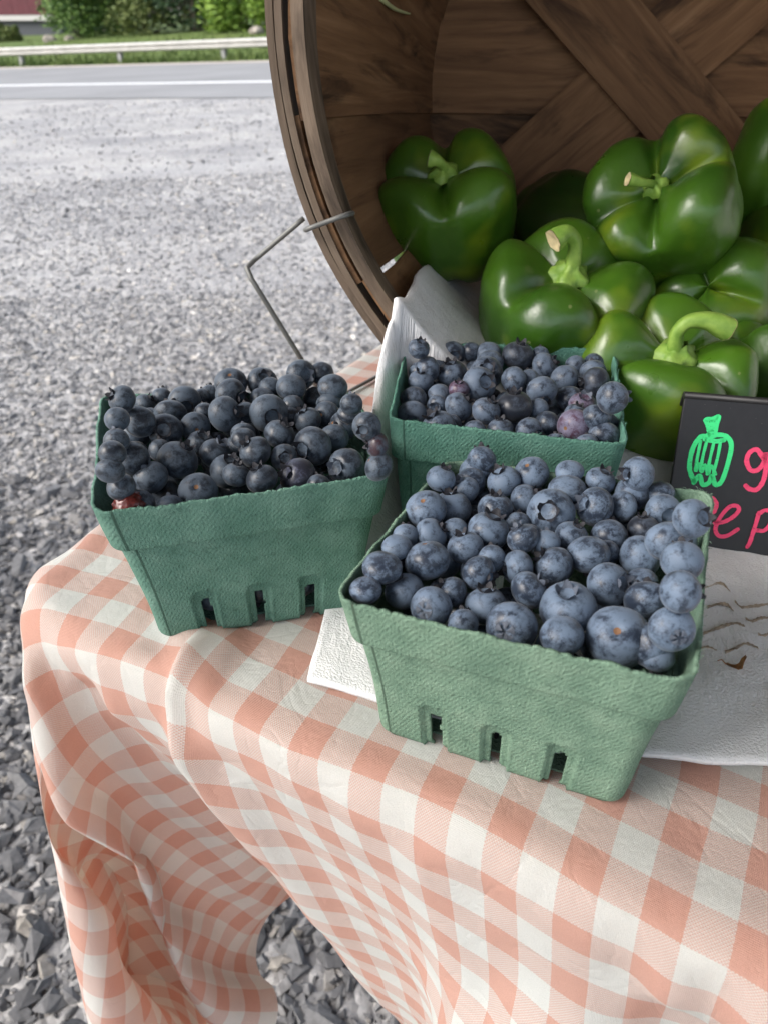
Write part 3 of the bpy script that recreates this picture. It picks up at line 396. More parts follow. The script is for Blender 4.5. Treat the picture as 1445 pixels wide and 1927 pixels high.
[-228,2902,-5261,-262,2868,-5133,-298,2834,-5004,-338,2798,-4878,-382,2760,-4753,-428,2723,-4630,-476,2691,-4506,-523,2662,-4381,-573,2635,-4257,-622,2610,-4131,-670,2587,-4004,-719,2563,-3877,-768,2540,-3748,-818,2516,-3619,-868,2491,-3490,-919,2461,-3360,-982,2407,-3239,-1033,2371,-3110,-1084,2347,-2978,-1135,2320,-2846,-1187,2289,-2714,-1228,2266,-2572,-1238,2278,-2419,-1236,2327,-2274,-1188,2463,-2250,-1142,2597,-2244,-1107,2722,-2244,-1069,2849,-2250,-1033,2976,-2250,-990,3101,-2250,-942,3224,-2250,-893,3348,-2250,-841,3470,-2250,-786,3592,-2250,-729,3713,-2250,-670,3834,-2250,-610,3954,-2250,-548,4074,-2250,-487,4195,-2250,-424,4315,-2250,-362,4436,-2250,-299,4556,-2250,-237,4678,-2250,-175,4799,-2250,-115,4921,-2250],
[-144,2791,-5269,-181,2756,-5142,-219,2720,-5015,-257,2685,-4888,-298,2649,-4763,-340,2615,-4637,-381,2588,-4509,-424,2563,-4381,-473,2538,-4255,-518,2517,-4127,-560,2500,-3996,-608,2479,-3867,-656,2458,-3737,-704,2437,-3607,-752,2415,-3477,-803,2390,-3347,-854,2363,-3218,-898,2341,-3085,-952,2311,-2956,-1006,2282,-2827,-1060,2248,-2699,-1100,2229,-2561,-1118,2235,-2414,-1117,2274,-2264,-1067,2406,-2246,-1027,2535,-2244,-988,2663,-2244,-948,2789,-2250,-908,2915,-2250,-864,3040,-2250,-816,3164,-2250,-766,3287,-2250,-713,3409,-2250,-658,3531,-2250,-601,3652,-2250,-542,3773,-2250,-483,3893,-2250,-422,4014,-2250,-360,4134,-2250,-298,4254,-2250,-236,4375,-2250,-173,4496,-2250,-111,4617,-2250,-50,4738,-2250,11,4860,-2250],
[-92,2665,-5290,-133,2628,-5165,-174,2592,-5040,-214,2556,-4914,-253,2520,-4787,-292,2487,-4660,-332,2460,-4532,-377,2435,-4404,-421,2412,-4276,-460,2393,-4144,-502,2375,-4013,-547,2356,-3883,-593,2336,-3752,-639,2317,-3621,-684,2297,-3490,-727,2277,-3357,-767,2257,-3223,-811,2235,-3090,-860,2211,-2959,-906,2191,-2827,-946,2179,-2691,-979,2178,-2552,-1008,2174,-2410,-1001,2219,-2259,-946,2353,-2250,-914,2477,-2200,-871,2600,-2244,-828,2727,-2250,-785,2853,-2250,-739,2978,-2250,-690,3102,-2250,-640,3225,-2250,-587,3347,-2250,-531,3469,-2250,-474,3590,-2250,-416,3711,-2250,-356,3832,-2250,-295,3952,-2250,-234,4073,-2250,-172,4193,-2250,-110,4314,-2250,-48,4434,-2250,14,4555,-2250,76,4677,-2250,137,4798,-2250],
[-56,2535,-5318,-103,2497,-5194,-153,2460,-5072,-195,2423,-4947,-225,2388,-4817,-264,2355,-4690,-323,2327,-4569,-365,2301,-4440,-403,2279,-4309,-445,2260,-4178,-491,2242,-4048,-533,2223,-3916,-572,2203,-3783,-613,2185,-3650,-653,2165,-3517,-686,2150,-3380,-718,2132,-3242,-749,2116,-3103,-816,2083,-2977,-857,2065,-2837,-887,2059,-2692,-905,2071,-2542,-905,2116,-2387,-889,2163,-2256,-849,2285,-2200,-797,2413,-2200,-755,2536,-2244,-710,2663,-2250,-664,2789,-2250,-616,2914,-2250,-567,3038,-2250,-515,3162,-2250,-461,3284,-2250,-406,3406,-2250,-349,3528,-2250,-290,3649,-2250,-230,3769,-2250,-170,3890,-2250,-108,4010,-2250,-46,4131,-2250,16,4252,-2250,78,4372,-2250,140,4493,-2250,202,4614,-2250,263,4736,-2250],
[-14,2406,-5342,-66,2368,-5221,-112,2330,-5097,-152,2294,-4971,-182,2259,-4841,-222,2224,-4715,-276,2199,-4592,-306,2177,-4459,-337,2158,-4326,-373,2143,-4193,-412,2130,-4060,-450,2115,-3926,-482,2099,-3791,-517,2086,-3655,-555,2070,-3520,-595,2050,-3385,-652,2014,-3258,-693,1992,-3121,-731,1977,-2982,-760,1970,-2839,-786,1971,-2694,-801,1993,-2547,-799,2042,-2405,-795,2101,-2257,-739,2216,-2200,-683,2345,-2200,-640,2470,-2244,-592,2598,-2250,-544,2724,-2250,-495,2850,-2250,-444,2974,-2250,-391,3098,-2250,-337,3220,-2250,-281,3343,-2250,-223,3464,-2250,-165,3585,-2250,-105,3706,-2250,-44,3827,-2250,17,3948,-2250,79,4068,-2250,141,4189,-2250,203,4310,-2250,265,4431,-2250,327,4552,-2250,389,4673,-2250],
[43,2282,-5359,-6,2245,-5237,-47,2210,-5110,-86,2173,-4984,-118,2136,-4858,-151,2096,-4734,-198,2085,-4603,-213,2069,-4470,-229,2065,-4332,-269,2049,-4199,-316,2036,-4064,-367,2008,-3935,-393,1992,-3798,-434,1980,-3662,-464,1967,-3526,-501,1956,-3389,-532,1944,-3252,-565,1940,-3114,-599,1939,-2975,-627,1941,-2836,-653,1952,-2697,-670,1983,-2558,-694,1968,-2419,-701,2022,-2280,-642,2149,-2250,-574,2278,-2244,-524,2405,-2250,-475,2533,-2250,-425,2659,-2250,-374,2785,-2250,-322,2909,-2250,-268,3033,-2250,-213,3156,-2250,-157,3279,-2250,-99,3400,-2250,-40,3522,-2250,20,3643,-2250,81,3764,-2250,142,3884,-2250,204,4005,-2250,266,4126,-2250,328,4247,-2250,390,4367,-2250,453,4488,-2250,515,4609,-2250],
[108,2160,-5371,71,2131,-5242,39,2102,-5112,6,2070,-4983,-35,2015,-4862,-46,2014,-4721,-77,2025,-4582,-114,1999,-4449,-134,1987,-4312,-169,1978,-4179,-202,1968,-4046,-244,1958,-3915,-271,1950,-3780,-302,1944,-3646,-334,1948,-3511,-366,1945,-3376,-399,1946,-3240,-430,1953,-3104,-464,1954,-2968,-490,1957,-2830,-521,1952,-2692,-552,1917,-2560,-581,1917,-2418,-589,1960,-2279,-529,2084,-2247,-459,2211,-2244,-409,2340,-2244,-358,2467,-2250,-306,2594,-2250,-254,2720,-2250,-200,2844,-2250,-146,2968,-2250,-90,3092,-2250,-33,3214,-2250,25,3336,-2250,84,3458,-2250,144,3579,-2250,205,3700,-2250,266,3821,-2250,328,3941,-2250,390,4062,-2250,453,4183,-2250,515,4304,-2250,578,4424,-2250,640,4545,-2250],
[178,2041,-5376,166,2031,-5240,147,2018,-5105,125,2003,-4970,97,1979,-4839,81,1976,-4702,38,1945,-4574,10,1940,-4439,-7,1939,-4302,-41,1942,-4167,-71,1935,-4034,-108,1938,-3902,-138,1936,-3767,-170,1941,-3633,-200,1935,-3499,-236,1927,-3365,-269,1916,-3231,-307,1909,-3096,-344,1898,-2962,-375,1887,-2827,-412,1870,-2695,-438,1857,-2558,-465,1859,-2418,-477,1895,-2281,-416,2017,-2249,-348,2145,-2244,-294,2274,-2244,-241,2402,-2250,-188,2529,-2250,-134,2655,-2250,-79,2780,-2250,-24,2904,-2250,33,3027,-2250,90,3149,-2250,148,3272,-2250,208,3393,-2250,268,3514,-2250,329,3635,-2250,390,3756,-2250,452,3877,-2250,515,3998,-2250,577,4118,-2250,640,4239,-2250,703,4360,-2250,766,4480,-2250],
[241,1918,-5376,243,1917,-5239,237,1913,-5102,226,1908,-4965,212,1904,-4828,194,1899,-4691,154,1876,-4561,121,1868,-4426,107,1875,-4289,73,1874,-4155,47,1878,-4020,3,1869,-3889,-18,1876,-3754,-56,1871,-3622,-93,1864,-3489,-128,1849,-3357,-163,1849,-3221,-200,1832,-3090,-234,1826,-2956,-266,1810,-2824,-296,1809,-2689,-323,1794,-2553,-353,1786,-2416,-359,1830,-2280,-299,1954,-2247,-234,2079,-2250,-179,2210,-2250,-124,2338,-2250,-69,2465,-2250,-14,2591,-2250,42,2715,-2250,98,2839,-2250,155,2962,-2250,213,3085,-2250,271,3207,-2250,331,3328,-2250,391,3450,-2250,452,3571,-2250,514,3692,-2250,576,3812,-2250,638,3933,-2250,701,4054,-2250,764,4174,-2250,827,4295,-2250,891,4415,-2250],
[287,1788,-5376,295,1788,-5239,296,1788,-5101,292,1787,-4963,288,1788,-4825,277,1788,-4687,256,1786,-4551,233,1787,-4415,216,1792,-4278,186,1795,-4144,148,1784,-4014,113,1790,-3880,81,1785,-3747,46,1790,-3613,12,1783,-3481,-23,1778,-3347,-60,1765,-3216,-92,1757,-3083,-121,1762,-2948,-151,1747,-2815,-181,1748,-2680,-209,1736,-2544,-236,1727,-2407,-241,1773,-2271,-179,1897,-2244,-115,2024,-2244,-61,2152,-2244,-5,2278,-2250,51,2403,-2250,107,2528,-2250,163,2652,-2250,220,2775,-2250,277,2898,-2250,335,3020,-2250,394,3142,-2250,454,3263,-2250,514,3384,-2250,575,3505,-2250,637,3626,-2250,699,3747,-2250,762,3868,-2250,825,3988,-2250,888,4109,-2250,952,4229,-2250,1015,4349,-2250],
[299,1650,-5376,308,1650,-5239,313,1650,-5101,317,1651,-4963,317,1652,-4825,313,1654,-4686,305,1656,-4548,291,1660,-4410,274,1666,-4273,252,1672,-4137,231,1682,-4000,196,1685,-3868,180,1697,-3733,144,1700,-3602,115,1701,-3471,81,1701,-3340,52,1699,-3206,13,1683,-3076,-10,1690,-2941,-44,1673,-2808,-75,1675,-2672,-102,1660,-2536,-128,1657,-2395,-119,1716,-2263,-59,1844,-2244,3,1969,-2244,59,2094,-2249,115,2218,-2250,171,2341,-2250,228,2465,-2250,284,2588,-2250,341,2711,-2250,399,2833,-2250,457,2955,-2250,517,3076,-2250,577,3198,-2250,637,3319,-2250,698,3440,-2250,760,3560,-2250,822,3681,-2250,885,3802,-2250,948,3922,-2250,1012,4042,-2250,1075,4163,-2250,1140,4283,-2250],
[280,1514,-5375,286,1514,-5238,293,1514,-5100,299,1514,-4963,302,1514,-4825,302,1516,-4687,302,1517,-4548,294,1522,-4410,282,1527,-4273,267,1535,-4137,254,1543,-4001,236,1552,-3867,221,1564,-3733,168,1563,-3606,199,1590,-3477,172,1606,-3343,148,1600,-3210,120,1611,-3074,89,1598,-2941,67,1609,-2803,39,1607,-2666,14,1602,-2528,-12,1598,-2388,-1,1660,-2258,60,1787,-2244,121,1911,-2244,178,2034,-2250,234,2156,-2250,291,2279,-2250,348,2401,-2250,405,2523,-2250,463,2646,-2250,521,2767,-2250,579,2889,-2250,639,3010,-2250,699,3131,-2250,759,3252,-2250,821,3373,-2250,882,3494,-2250,945,3615,-2250,1008,3735,-2250,1071,3856,-2250,1135,3976,-2250,1199,4096,-2250,1263,4216,-2250],
[229,1386,-5373,232,1388,-5236,237,1388,-5098,241,1389,-4961,243,1390,-4824,243,1391,-4686,244,1392,-4549,241,1394,-4411,232,1399,-4275,225,1403,-4138,223,1409,-4001,212,1416,-3865,220,1427,-3729,243,1448,-3595,262,1483,-3458,235,1499,-3324,220,1502,-3190,196,1512,-3057,171,1506,-2923,146,1510,-2789,132,1517,-2654,113,1518,-2518,106,1544,-2381,120,1604,-2254,179,1730,-2244,239,1851,-2244,296,1972,-2244,354,2093,-2250,411,2215,-2250,468,2336,-2250,526,2458,-2250,583,2579,-2250,642,2701,-2250,701,2822,-2250,760,2944,-2250,820,3065,-2250,881,3186,-2250,942,3306,-2250,1004,3427,-2250,1067,3548,-2250,1130,3668,-2250,1193,3788,-2250,1257,3908,-2250,1322,4028,-2250,1387,4148,-2250],
[194,1253,-5370,197,1255,-5233,200,1256,-5096,202,1257,-4959,204,1258,-4822,205,1259,-4684,205,1260,-4547,204,1262,-4409,203,1264,-4272,202,1267,-4134,203,1272,-3996,205,1279,-3858,215,1291,-3720,236,1312,-3584,252,1340,-3451,263,1361,-3316,312,1411,-3195,297,1429,-3060,277,1433,-2924,260,1448,-2789,246,1457,-2653,229,1466,-2516,212,1470,-2376,234,1541,-2254,294,1666,-2244,355,1787,-2244,413,1907,-2250,472,2027,-2250,530,2148,-2250,587,2270,-2250,645,2391,-2250,703,2512,-2250,762,2634,-2250,821,2755,-2250,881,2876,-2250,941,2997,-2250,1002,3118,-2250,1064,3239,-2250,1126,3359,-2250,1188,3480,-2250,1252,3600,-2250,1315,3721,-2250,1380,3840,-2250,1444,3960,-2250,1510,4080,-2250],
[193,1115,-5369,198,1116,-5232,202,1117,-5095,206,1118,-4957,210,1119,-4820,214,1120,-4682,218,1122,-4544,222,1124,-4406,227,1127,-4268,233,1132,-4129,240,1138,-3991,250,1148,-3852,263,1162,-3713,281,1183,-3576,311,1217,-3443,368,1274,-3325,421,1338,-3204,412,1365,-3066,391,1375,-2930,376,1393,-2795,358,1394,-2659,347,1412,-2522,329,1416,-2384,345,1473,-2255,407,1598,-2244,469,1719,-2244,529,1839,-2244,589,1959,-2250,647,2080,-2250,705,2201,-2250,764,2322,-2250,822,2444,-2250,881,2565,-2250,941,2686,-2250,1001,2808,-2250,1062,2929,-2250,1123,3050,-2250,1184,3170,-2250,1247,3291,-2250,1310,3412,-2250,1373,3532,-2250,1437,3652,-2250,1501,3772,-2250,1566,3892,-2250,1632,4011,-2250],
[233,982,-5368,240,984,-5231,248,986,-5094,255,988,-4957,263,991,-4820,272,994,-4682,280,997,-4544,289,1002,-4406,299,1008,-4267,311,1016,-4129,323,1027,-3991,337,1041,-3852,352,1056,-3714,369,1076,-3577,392,1108,-3443,423,1152,-3314,448,1199,-3186,453,1231,-3052,495,1302,-2936,484,1322,-2799,467,1327,-2662,452,1340,-2525,436,1342,-2385,452,1404,-2259,518,1528,-2244,581,1649,-2244,643,1769,-2250,705,1888,-2250,763,2010,-2250,822,2131,-2250,881,2252,-2250,941,2374,-2250,1000,2496,-2250,1060,2617,-2250,1121,2738,-2250,1182,2860,-2250,1243,2981,-2250,1305,3102,-2250,1367,3222,-2250,1430,3343,-2250,1494,3463,-2250,1558,3584,-2250,1623,3703,-2250,1688,3823,-2250,1754,3942,-2250],
[314,869,-5370,325,874,-5233,336,879,-5097,348,884,-4960,360,890,-4822,372,897,-4685,384,905,-4548,397,915,-4410,411,925,-4273,425,938,-4135,440,952,-3997,455,969,-3860,471,986,-3723,488,1005,-3586,505,1028,-3450,521,1055,-3315,534,1090,-3181,549,1134,-3050,587,1209,-2936,575,1232,-2799,568,1246,-2663,558,1267,-2528,546,1277,-2391,562,1332,-2265,625,1452,-2244,691,1575,-2244,755,1696,-2244,820,1815,-2250,879,1937,-2250,938,2060,-2250,998,2182,-2250,1058,2303,-2250,1118,2425,-2250,1179,2547,-2250,1240,2669,-2250,1301,2790,-2250,1363,2911,-2250,1425,3032,-2250,1487,3153,-2250,1550,3274,-2250,1614,3394,-2250,1678,3514,-2250,1744,3634,-2250,1809,3754,-2250,1876,3873,-2250],
[427,788,-5375,441,798,-5239,455,808,-5103,469,818,-4967,484,829,-4830,498,841,-4693,513,855,-4557,528,869,-4420,543,885,-4284,558,903,-4147,574,921,-4011,590,939,-3875,606,957,-3738,622,975,-3602,638,995,-3466,653,1013,-3330,664,1041,-3196,674,1078,-3065,679,1108,-2933,683,1165,-2807,680,1187,-2674,668,1203,-2539,658,1212,-2402,667,1259,-2274,731,1378,-2244,797,1503,-2244,867,1622,-2245,933,1739,-2250,992,1864,-2250,1053,1988,-2250,1114,2110,-2250,1175,2233,-2250,1236,2355,-2250,1297,2477,-2250,1358,2599,-2250,1420,2720,-2250,1482,2842,-2250,1544,2963,-2250,1607,3084,-2250,1670,3204,-2250,1734,3325,-2250,1799,3445,-2250,1864,3565,-2250,1930,3684,-2250,1997,3803,-2250],
[559,747,-5385,574,762,-5250,589,778,-5115,605,792,-4979,620,809,-4843,635,826,-4707,650,845,-4571,665,864,-4436,680,885,-4300,695,906,-4165,711,928,-4029,726,948,-3894,742,969,-3759,758,989,-3623,773,1009,-3488,788,1028,-3353,800,1057,-3220,807,1096,-3090,816,1099,-2954,805,1132,-2826,800,1135,-2691,789,1163,-2557,776,1163,-2421,777,1190,-2283,839,1307,-2244,907,1430,-2244,978,1549,-2250,1049,1669,-2247,1107,1794,-2250,1169,1917,-2250,1231,2039,-2250,1292,2162,-2250,1354,2284,-2250,1415,2406,-2250,1477,2528,-2250,1539,2650,-2250,1601,2772,-2250,1663,2893,-2250,1726,3014,-2250,1790,3135,-2250,1854,3255,-2250,1919,3376,-2250,1984,3495,-2250,2050,3615,-2250,2117,3734,-2250],
[696,744,-5401,711,764,-5266,726,783,-5131,741,802,-4996,756,823,-4860,771,845,-4725,785,868,-4590,799,892,-4455,812,917,-4321,826,942,-4186,840,969,-4051,854,994,-3916,868,1019,-3782,883,1042,-3647,897,1066,-3512,911,1088,-3377,924,1115,-3242,937,1140,-3107,945,1149,-2969,944,1157,-2832,935,1145,-2694,884,1076,-2576,873,1081,-2432,883,1122,-2295,947,1237,-2246,1015,1360,-2250,1088,1478,-2250,1160,1599,-2246,1222,1723,-2250,1285,1846,-2250,1347,1969,-2250,1409,2091,-2250,1471,2214,-2250,1533,2336,-2250,1595,2458,-2250,1657,2580,-2250,1720,2702,-2250,1782,2823,-2250,1846,2944,-2250,1909,3065,-2250,1974,3186,-2250,2038,3306,-2250,2104,3426,-2250,2170,3545,-2250,2237,3664,-2250],
[829,771,-5420,843,796,-5286,857,820,-5151,871,841,-5016,885,865,-4882,899,888,-4747,913,912,-4612,927,935,-4477,942,958,-4342,956,981,-4207,971,1003,-4071,987,1024,-3936,1002,1044,-3800,1018,1064,-3664,1033,1082,-3528,1048,1099,-3391,1062,1113,-3254,1074,1122,-3115,1080,1125,-2976,1076,1115,-2837,1057,1085,-2703,1014,1049,-2577,1002,1047,-2439,999,1056,-2297,1061,1169,-2244,1129,1292,-2247,1201,1411,-2250,1273,1530,-2250,1337,1653,-2250,1401,1776,-2250,1464,1899,-2250,1526,2021,-2250,1588,2144,-2250,1651,2266,-2250,1713,2388,-2250,1775,2510,-2250,1838,2632,-2250,1901,2753,-2250,1965,2875,-2250,2029,2996,-2250,2093,3116,-2250,2158,3236,-2250,2224,3356,-2250,2290,3476,-2250,2357,3595,-2250],
[959,810,-5440,974,832,-5306,989,853,-5171,1003,873,-5036,1018,893,-4901,1033,913,-4766,1048,932,-4630,1063,951,-4495,1078,970,-4359,1093,988,-4223,1108,1004,-4087,1124,1020,-3950,1139,1034,-3813,1154,1046,-3676,1168,1055,-3538,1181,1062,-3400,1191,1064,-3261,1197,1059,-3121,1197,1049,-2981,1182,1025,-2843,1154,991,-2711,1114,952,-2582,1098,944,-2443,1119,984,-2308,1182,1098,-2246,1249,1221,-2244,1319,1341,-2244,1388,1461,-2250,1453,1583,-2250,1517,1706,-2250,1580,1829,-2250,1643,1951,-2250,1706,2074,-2250,1768,2196,-2250,1831,2319,-2250,1894,2441,-2250,1957,2562,-2250,2020,2684,-2250,2084,2805,-2250,2148,2926,-2250,2212,3047,-2250,2278,3167,-2250,2343,3287,-2250,2410,3406,-2250,2477,3525,-2250],
[1095,824,-5457,1110,843,-5323,1125,861,-5187,1140,878,-5052,1155,895,-4916,1170,911,-4781,1185,926,-4645,1199,940,-4508,1214,953,-4372,1228,965,-4235,1242,974,-4098,1256,981,-3960,1268,987,-3822,1280,989,-3684,1289,989,-3545,1296,985,-3406,1297,976,-3267,1292,960,-3128,1279,939,-2991,1252,908,-2858,1219,872,-2727,1202,849,-2589,1209,864,-2448,1238,915,-2319,1299,1026,-2250,1367,1149,-2244,1435,1271,-2244,1504,1391,-2250,1569,1514,-2250,1633,1636,-2250,1697,1759,-2250,1760,1882,-2250,1823,2004,-2250,1886,2127,-2250,1949,2249,-2250,2012,2371,-2250,2075,2493,-2250,2139,2614,-2250,2203,2736,-2250,2267,2857,-2250,2332,2977,-2250,2397,3098,-2250,2463,3217,-2250,2529,3337,-2250,2596,3456,-2250],
[1232,815,-5471,1246,831,-5336,1261,845,-5200,1276,859,-5065,1290,871,-4928,1304,882,-4792,1317,892,-4655,1330,900,-4518,1343,906,-4381,1354,910,-4243,1365,912,-4106,1374,912,-3968,1382,909,-3829,1387,904,-3691,1389,895,-3552,1387,882,-3414,1378,865,-3277,1362,843,-3140,1343,818,-3005,1325,793,-2870,1312,772,-2732,1312,769,-2592,1327,795,-2455,1357,848,-2327,1416,955,-2250,1484,1079,-2244,1552,1201,-2244,1620,1322,-2250,1685,1444,-2250,1750,1567,-2250,1814,1690,-2250,1878,1812,-2250,1941,1935,-2250,2004,2058,-2250,2067,2180,-2250,2131,2302,-2250,2194,2424,-2250,2258,2545,-2250,2322,2667,-2250,2386,2788,-2250,2451,2908,-2250,2516,3029,-2250,2582,3149,-2250,2649,3268,-2250,2716,3387,-2250],
[1365,783,-5482,1379,795,-5347,1392,806,-5210,1406,815,-5074,1418,823,-4937,1430,828,-4800,1441,832,-4663,1451,834,-4526,1460,834,-4388,1467,832,-4250,1473,827,-4112,1476,820,-3974,1477,811,-3836,1474,798,-3699,1467,783,-3561,1458,766,-3424,1448,748,-3287,1438,730,-3150,1429,713,-3013,1424,699,-2875,1423,693,-2736,1429,699,-2596,1446,728,-2460,1476,781,-2332,1533,886,-2250,1602,1010,-2244,1669,1132,-2244,1737,1253,-2250,1802,1376,-2250,1867,1498,-2250,1932,1621,-2250,1995,1744,-2250,2059,1866,-2250,2122,1989,-2250,2186,2111,-2250,2249,2233,-2250,2313,2355,-2250,2377,2477,-2250,2441,2598,-2250,2505,2719,-2250,2570,2840,-2250,2636,2960,-2250,2702,3080,-2250,2768,3200,-2250,2835,3319,-2250],
[1492,732,-5491,1505,741,-5355,1516,747,-5218,1528,752,-5082,1538,755,-4944,1546,755,-4807,1554,754,-4670,1559,750,-4532,1563,744,-4395,1565,736,-4257,1564,725,-4120,1561,713,-3982,1557,700,-3845,1553,686,-3707,1548,673,-3570,1544,659,-3432,1540,647,-3294,1537,635,-3156,1536,626,-3018,1537,623,-2879,1542,626,-2740,1549,634,-2601,1566,663,-2465,1594,714,-2336,1651,817,-2250,1719,941,-2244,1787,1063,-2244,1854,1185,-2250,1920,1307,-2250,1985,1430,-2250,2049,1553,-2250,2113,1675,-2250,2177,1798,-2250,2241,1920,-2250,2304,2043,-2250,2368,2165,-2250,2432,2287,-2250,2496,2408,-2250,2560,2530,-2250,2625,2651,-2250,2690,2771,-2250,2755,2892,-2250,2821,3012,-2250,2887,3132,-2250,2954,3251,-2250],
[1614,669,-5498,1624,673,-5362,1633,675,-5225,1641,675,-5088,1647,673,-4951,1652,668,-4814,1654,661,-4676,1655,652,-4539,1655,643,-4402,1655,633,-4264,1654,622,-4127,1653,611,-3989,1652,601,-3852,1650,590,-3714,1650,580,-3576,1649,571,-3438,1649,564,-3299,1650,558,-3161,1653,557,-3022,1658,560,-2883,1664,565,-2744,1670,572,-2605,1686,599,-2469,1713,648,-2339,1769,748,-2250,1837,873,-2244,1905,995,-2244,1972,1117,-2250,2037,1239,-2250,2103,1362,-2250,2167,1485,-2250,2232,1607,-2250,2296,1730,-2250,2359,1852,-2250,2423,1975,-2250,2487,2097,-2250,2551,2219,-2250,2615,2340,-2250,2679,2462,-2250,2744,2583,-2250,2809,2703,-2250,2875,2824,-2250,2941,2944,-2250,3007,3064,-2250,3074,3183,-2250],
[1732,599,-5505,1739,598,-5368,1744,594,-5231,1748,590,-5094,1751,584,-4957,1754,577,-4820,1756,569,-4683,1757,561,-4545,1758,553,-4408,1759,544,-4270,1760,535,-4133,1761,527,-3995,1761,519,-3857,1762,511,-3719,1764,505,-3580,1766,500,-3442,1769,498,-3303,1773,497,-3165,1778,500,-3026,1783,505,-2887,1788,508,-2749,1792,511,-2610,1807,535,-2472,1832,581,-2341,1887,681,-2250,1956,805,-2244,2023,928,-2244,2090,1050,-2250,2156,1172,-2250,2221,1294,-2250,2286,1417,-2250,2350,1540,-2250,2414,1662,-2250,2478,1785,-2250,2542,1907,-2250,2606,2029,-2250,2670,2151,-2250,2734,2273,-2250,2799,2394,-2250,2863,2515,-2250,2929,2636,-2250,2994,2756,-2250,3060,2877,-2250,3126,2996,-2250,3193,3116,-2250],
[1849,528,-5511,1853,523,-5374,1856,517,-5237,1860,511,-5100,1862,504,-4963,1865,497,-4826,1868,490,-4688,1870,483,-4551,1872,476,-4413,1874,470,-4275,1876,463,-4138,1879,458,-4000,1881,453,-3861,1884,449,-3723,1888,446,-3585,1891,445,-3446,1895,446,-3307,1900,447,-3169,1905,450,-3030,1909,451,-2891,1912,450,-2753,1914,449,-2613,1927,471,-2475,1951,514,-2343,2005,613,-2250,2074,738,-2244,2142,860,-2244,2208,982,-2250,2274,1105,-2250,2340,1227,-2250,2405,1350,-2250,2469,1472,-2250,2533,1595,-2250,2597,1718,-2250,2661,1840,-2250,2725,1962,-2250,2789,2084,-2250,2854,2206,-2250,2918,2327,-2250,2983,2448,-2250,3048,2569,-2250,3114,2689,-2250,3180,2810,-2250,3246,2930,-2250,3313,3049,-2250],
[1968,459,-5517,1970,452,-5380,1973,446,-5243,1977,439,-5106,1980,434,-4968,1983,428,-4831,1987,423,-4693,1990,418,-4556,1994,413,-4418,1997,410,-4280,2001,406,-4142,2005,404,-4004,2008,402,-3865,2012,400,-3727,2016,399,-3589,2019,398,-3450,2023,397,-3311,2027,396,-3173,2030,395,-3034,2032,393,-2895,2034,390,-2756,2035,387,-2617,2047,406,-2478,2070,448,-2344,2124,546,-2250,2193,671,-2244,2260,793,-2244,2327,916,-2250,2393,1038,-2250,2459,1161,-2250,2524,1283,-2250,2588,1406,-2250,2653,1528,-2250,2717,1651,-2250,2781,1773,-2250,2845,1896,-2250,2909,2017,-2250,2973,2139,-2250,3038,2260,-2250,3103,2382,-2250,3168,2502,-2250,3234,2623,-2250,3300,2743,-2250,3366,2863,-2250,3432,2983,-2250],
[2087,392,-5522,2090,386,-5385,2094,381,-5248,2098,376,-5111,2102,372,-4973,2106,369,-4836,2111,365,-4698,2115,363,-4561,2119,360,-4423,2124,358,-4285,2128,356,-4146,2132,353,-4008,2135,351,-3870,2138,348,-3731,2141,345,-3593,2144,342,-3454,2147,340,-3315,2150,337,-3176,2152,334,-3037,2154,332,-2898,2155,328,-2759,2157,325,-2619,2168,343,-2481,2189,381,-2345,2242,479,-2250,2312,604,-2244,2379,727,-2244,2446,849,-2250,2512,972,-2250,2578,1094,-2250,2643,1217,-2250,2708,1340,-2250,2772,1463,-2250,2837,1585,-2250,2901,1707,-2250,2965,1830,-2250,3029,1952,-2250,3093,2073,-2250,3158,2194,-2250,3223,2315,-2250,3288,2436,-2250,3354,2557,-2250,3420,2677,-2250,3486,2797,-2250,3552,2917,-2250],
[2208,327,-5527,2212,323,-5390,2216,319,-5253,2221,316,-5116,2225,313,-4978,2230,310,-4841,2234,307,-4703,2239,304,-4565,2243,301,-4427,2247,298,-4289,2250,295,-4151,2254,292,-4012,2257,289,-3874,2260,286,-3735,2263,282,-3596,2265,279,-3457,2268,276,-3319,2270,273,-3179,2273,271,-3040,2275,268,-2901,2276,265,-2762,2277,262,-2622,2288,279,-2482,2307,314,-2346,2361,412,-2250,2431,537,-2244,2499,660,-2244,2565,783,-2250,2632,906,-2250,2698,1029,-2250,2763,1151,-2250,2828,1274,-2250,2892,1397,-2250,2957,1520,-2250,3021,1642,-2250,3085,1764,-2250,3149,1886,-2250,3214,2007,-2250,3278,2129,-2250,3343,2250,-2250,3408,2370,-2250,3474,2491,-2250,3540,2611,-2250,3606,2731,-2250,3672,2851,-2250],
[2328,262,-5532,2333,259,-5395,2337,256,-5258,2342,253,-5121,2347,250,-4983,2351,246,-4846,2355,243,-4708,2360,240,-4570,2363,237,-4432,2367,234,-4294,2371,230,-4155,2374,227,-4017,2377,223,-3878,2380,220,-3739,2383,217,-3600,2385,214,-3461,2388,211,-3322,2391,209,-3183,2393,207,-3043,2396,204,-2904,2397,201,-2764,2398,198,-2624,2408,213,-2484,2426,248,-2346,2480,346,-2250,2550,471,-2244,2618,595,-2244,2685,718,-2249,2751,840,-2250,2817,963,-2250,2883,1086,-2250,2948,1209,-2250,3013,1332,-2250,3077,1455,-2250,3141,1577,-2250,3205,1699,-2250,3270,1821,-2250,3334,1942,-2250,3399,2063,-2250,3463,2184,-2250,3529,2305,-2250,3594,2425,-2250,3660,2545,-2250,3726,2665,-2250,3792,2785,-2250],
]
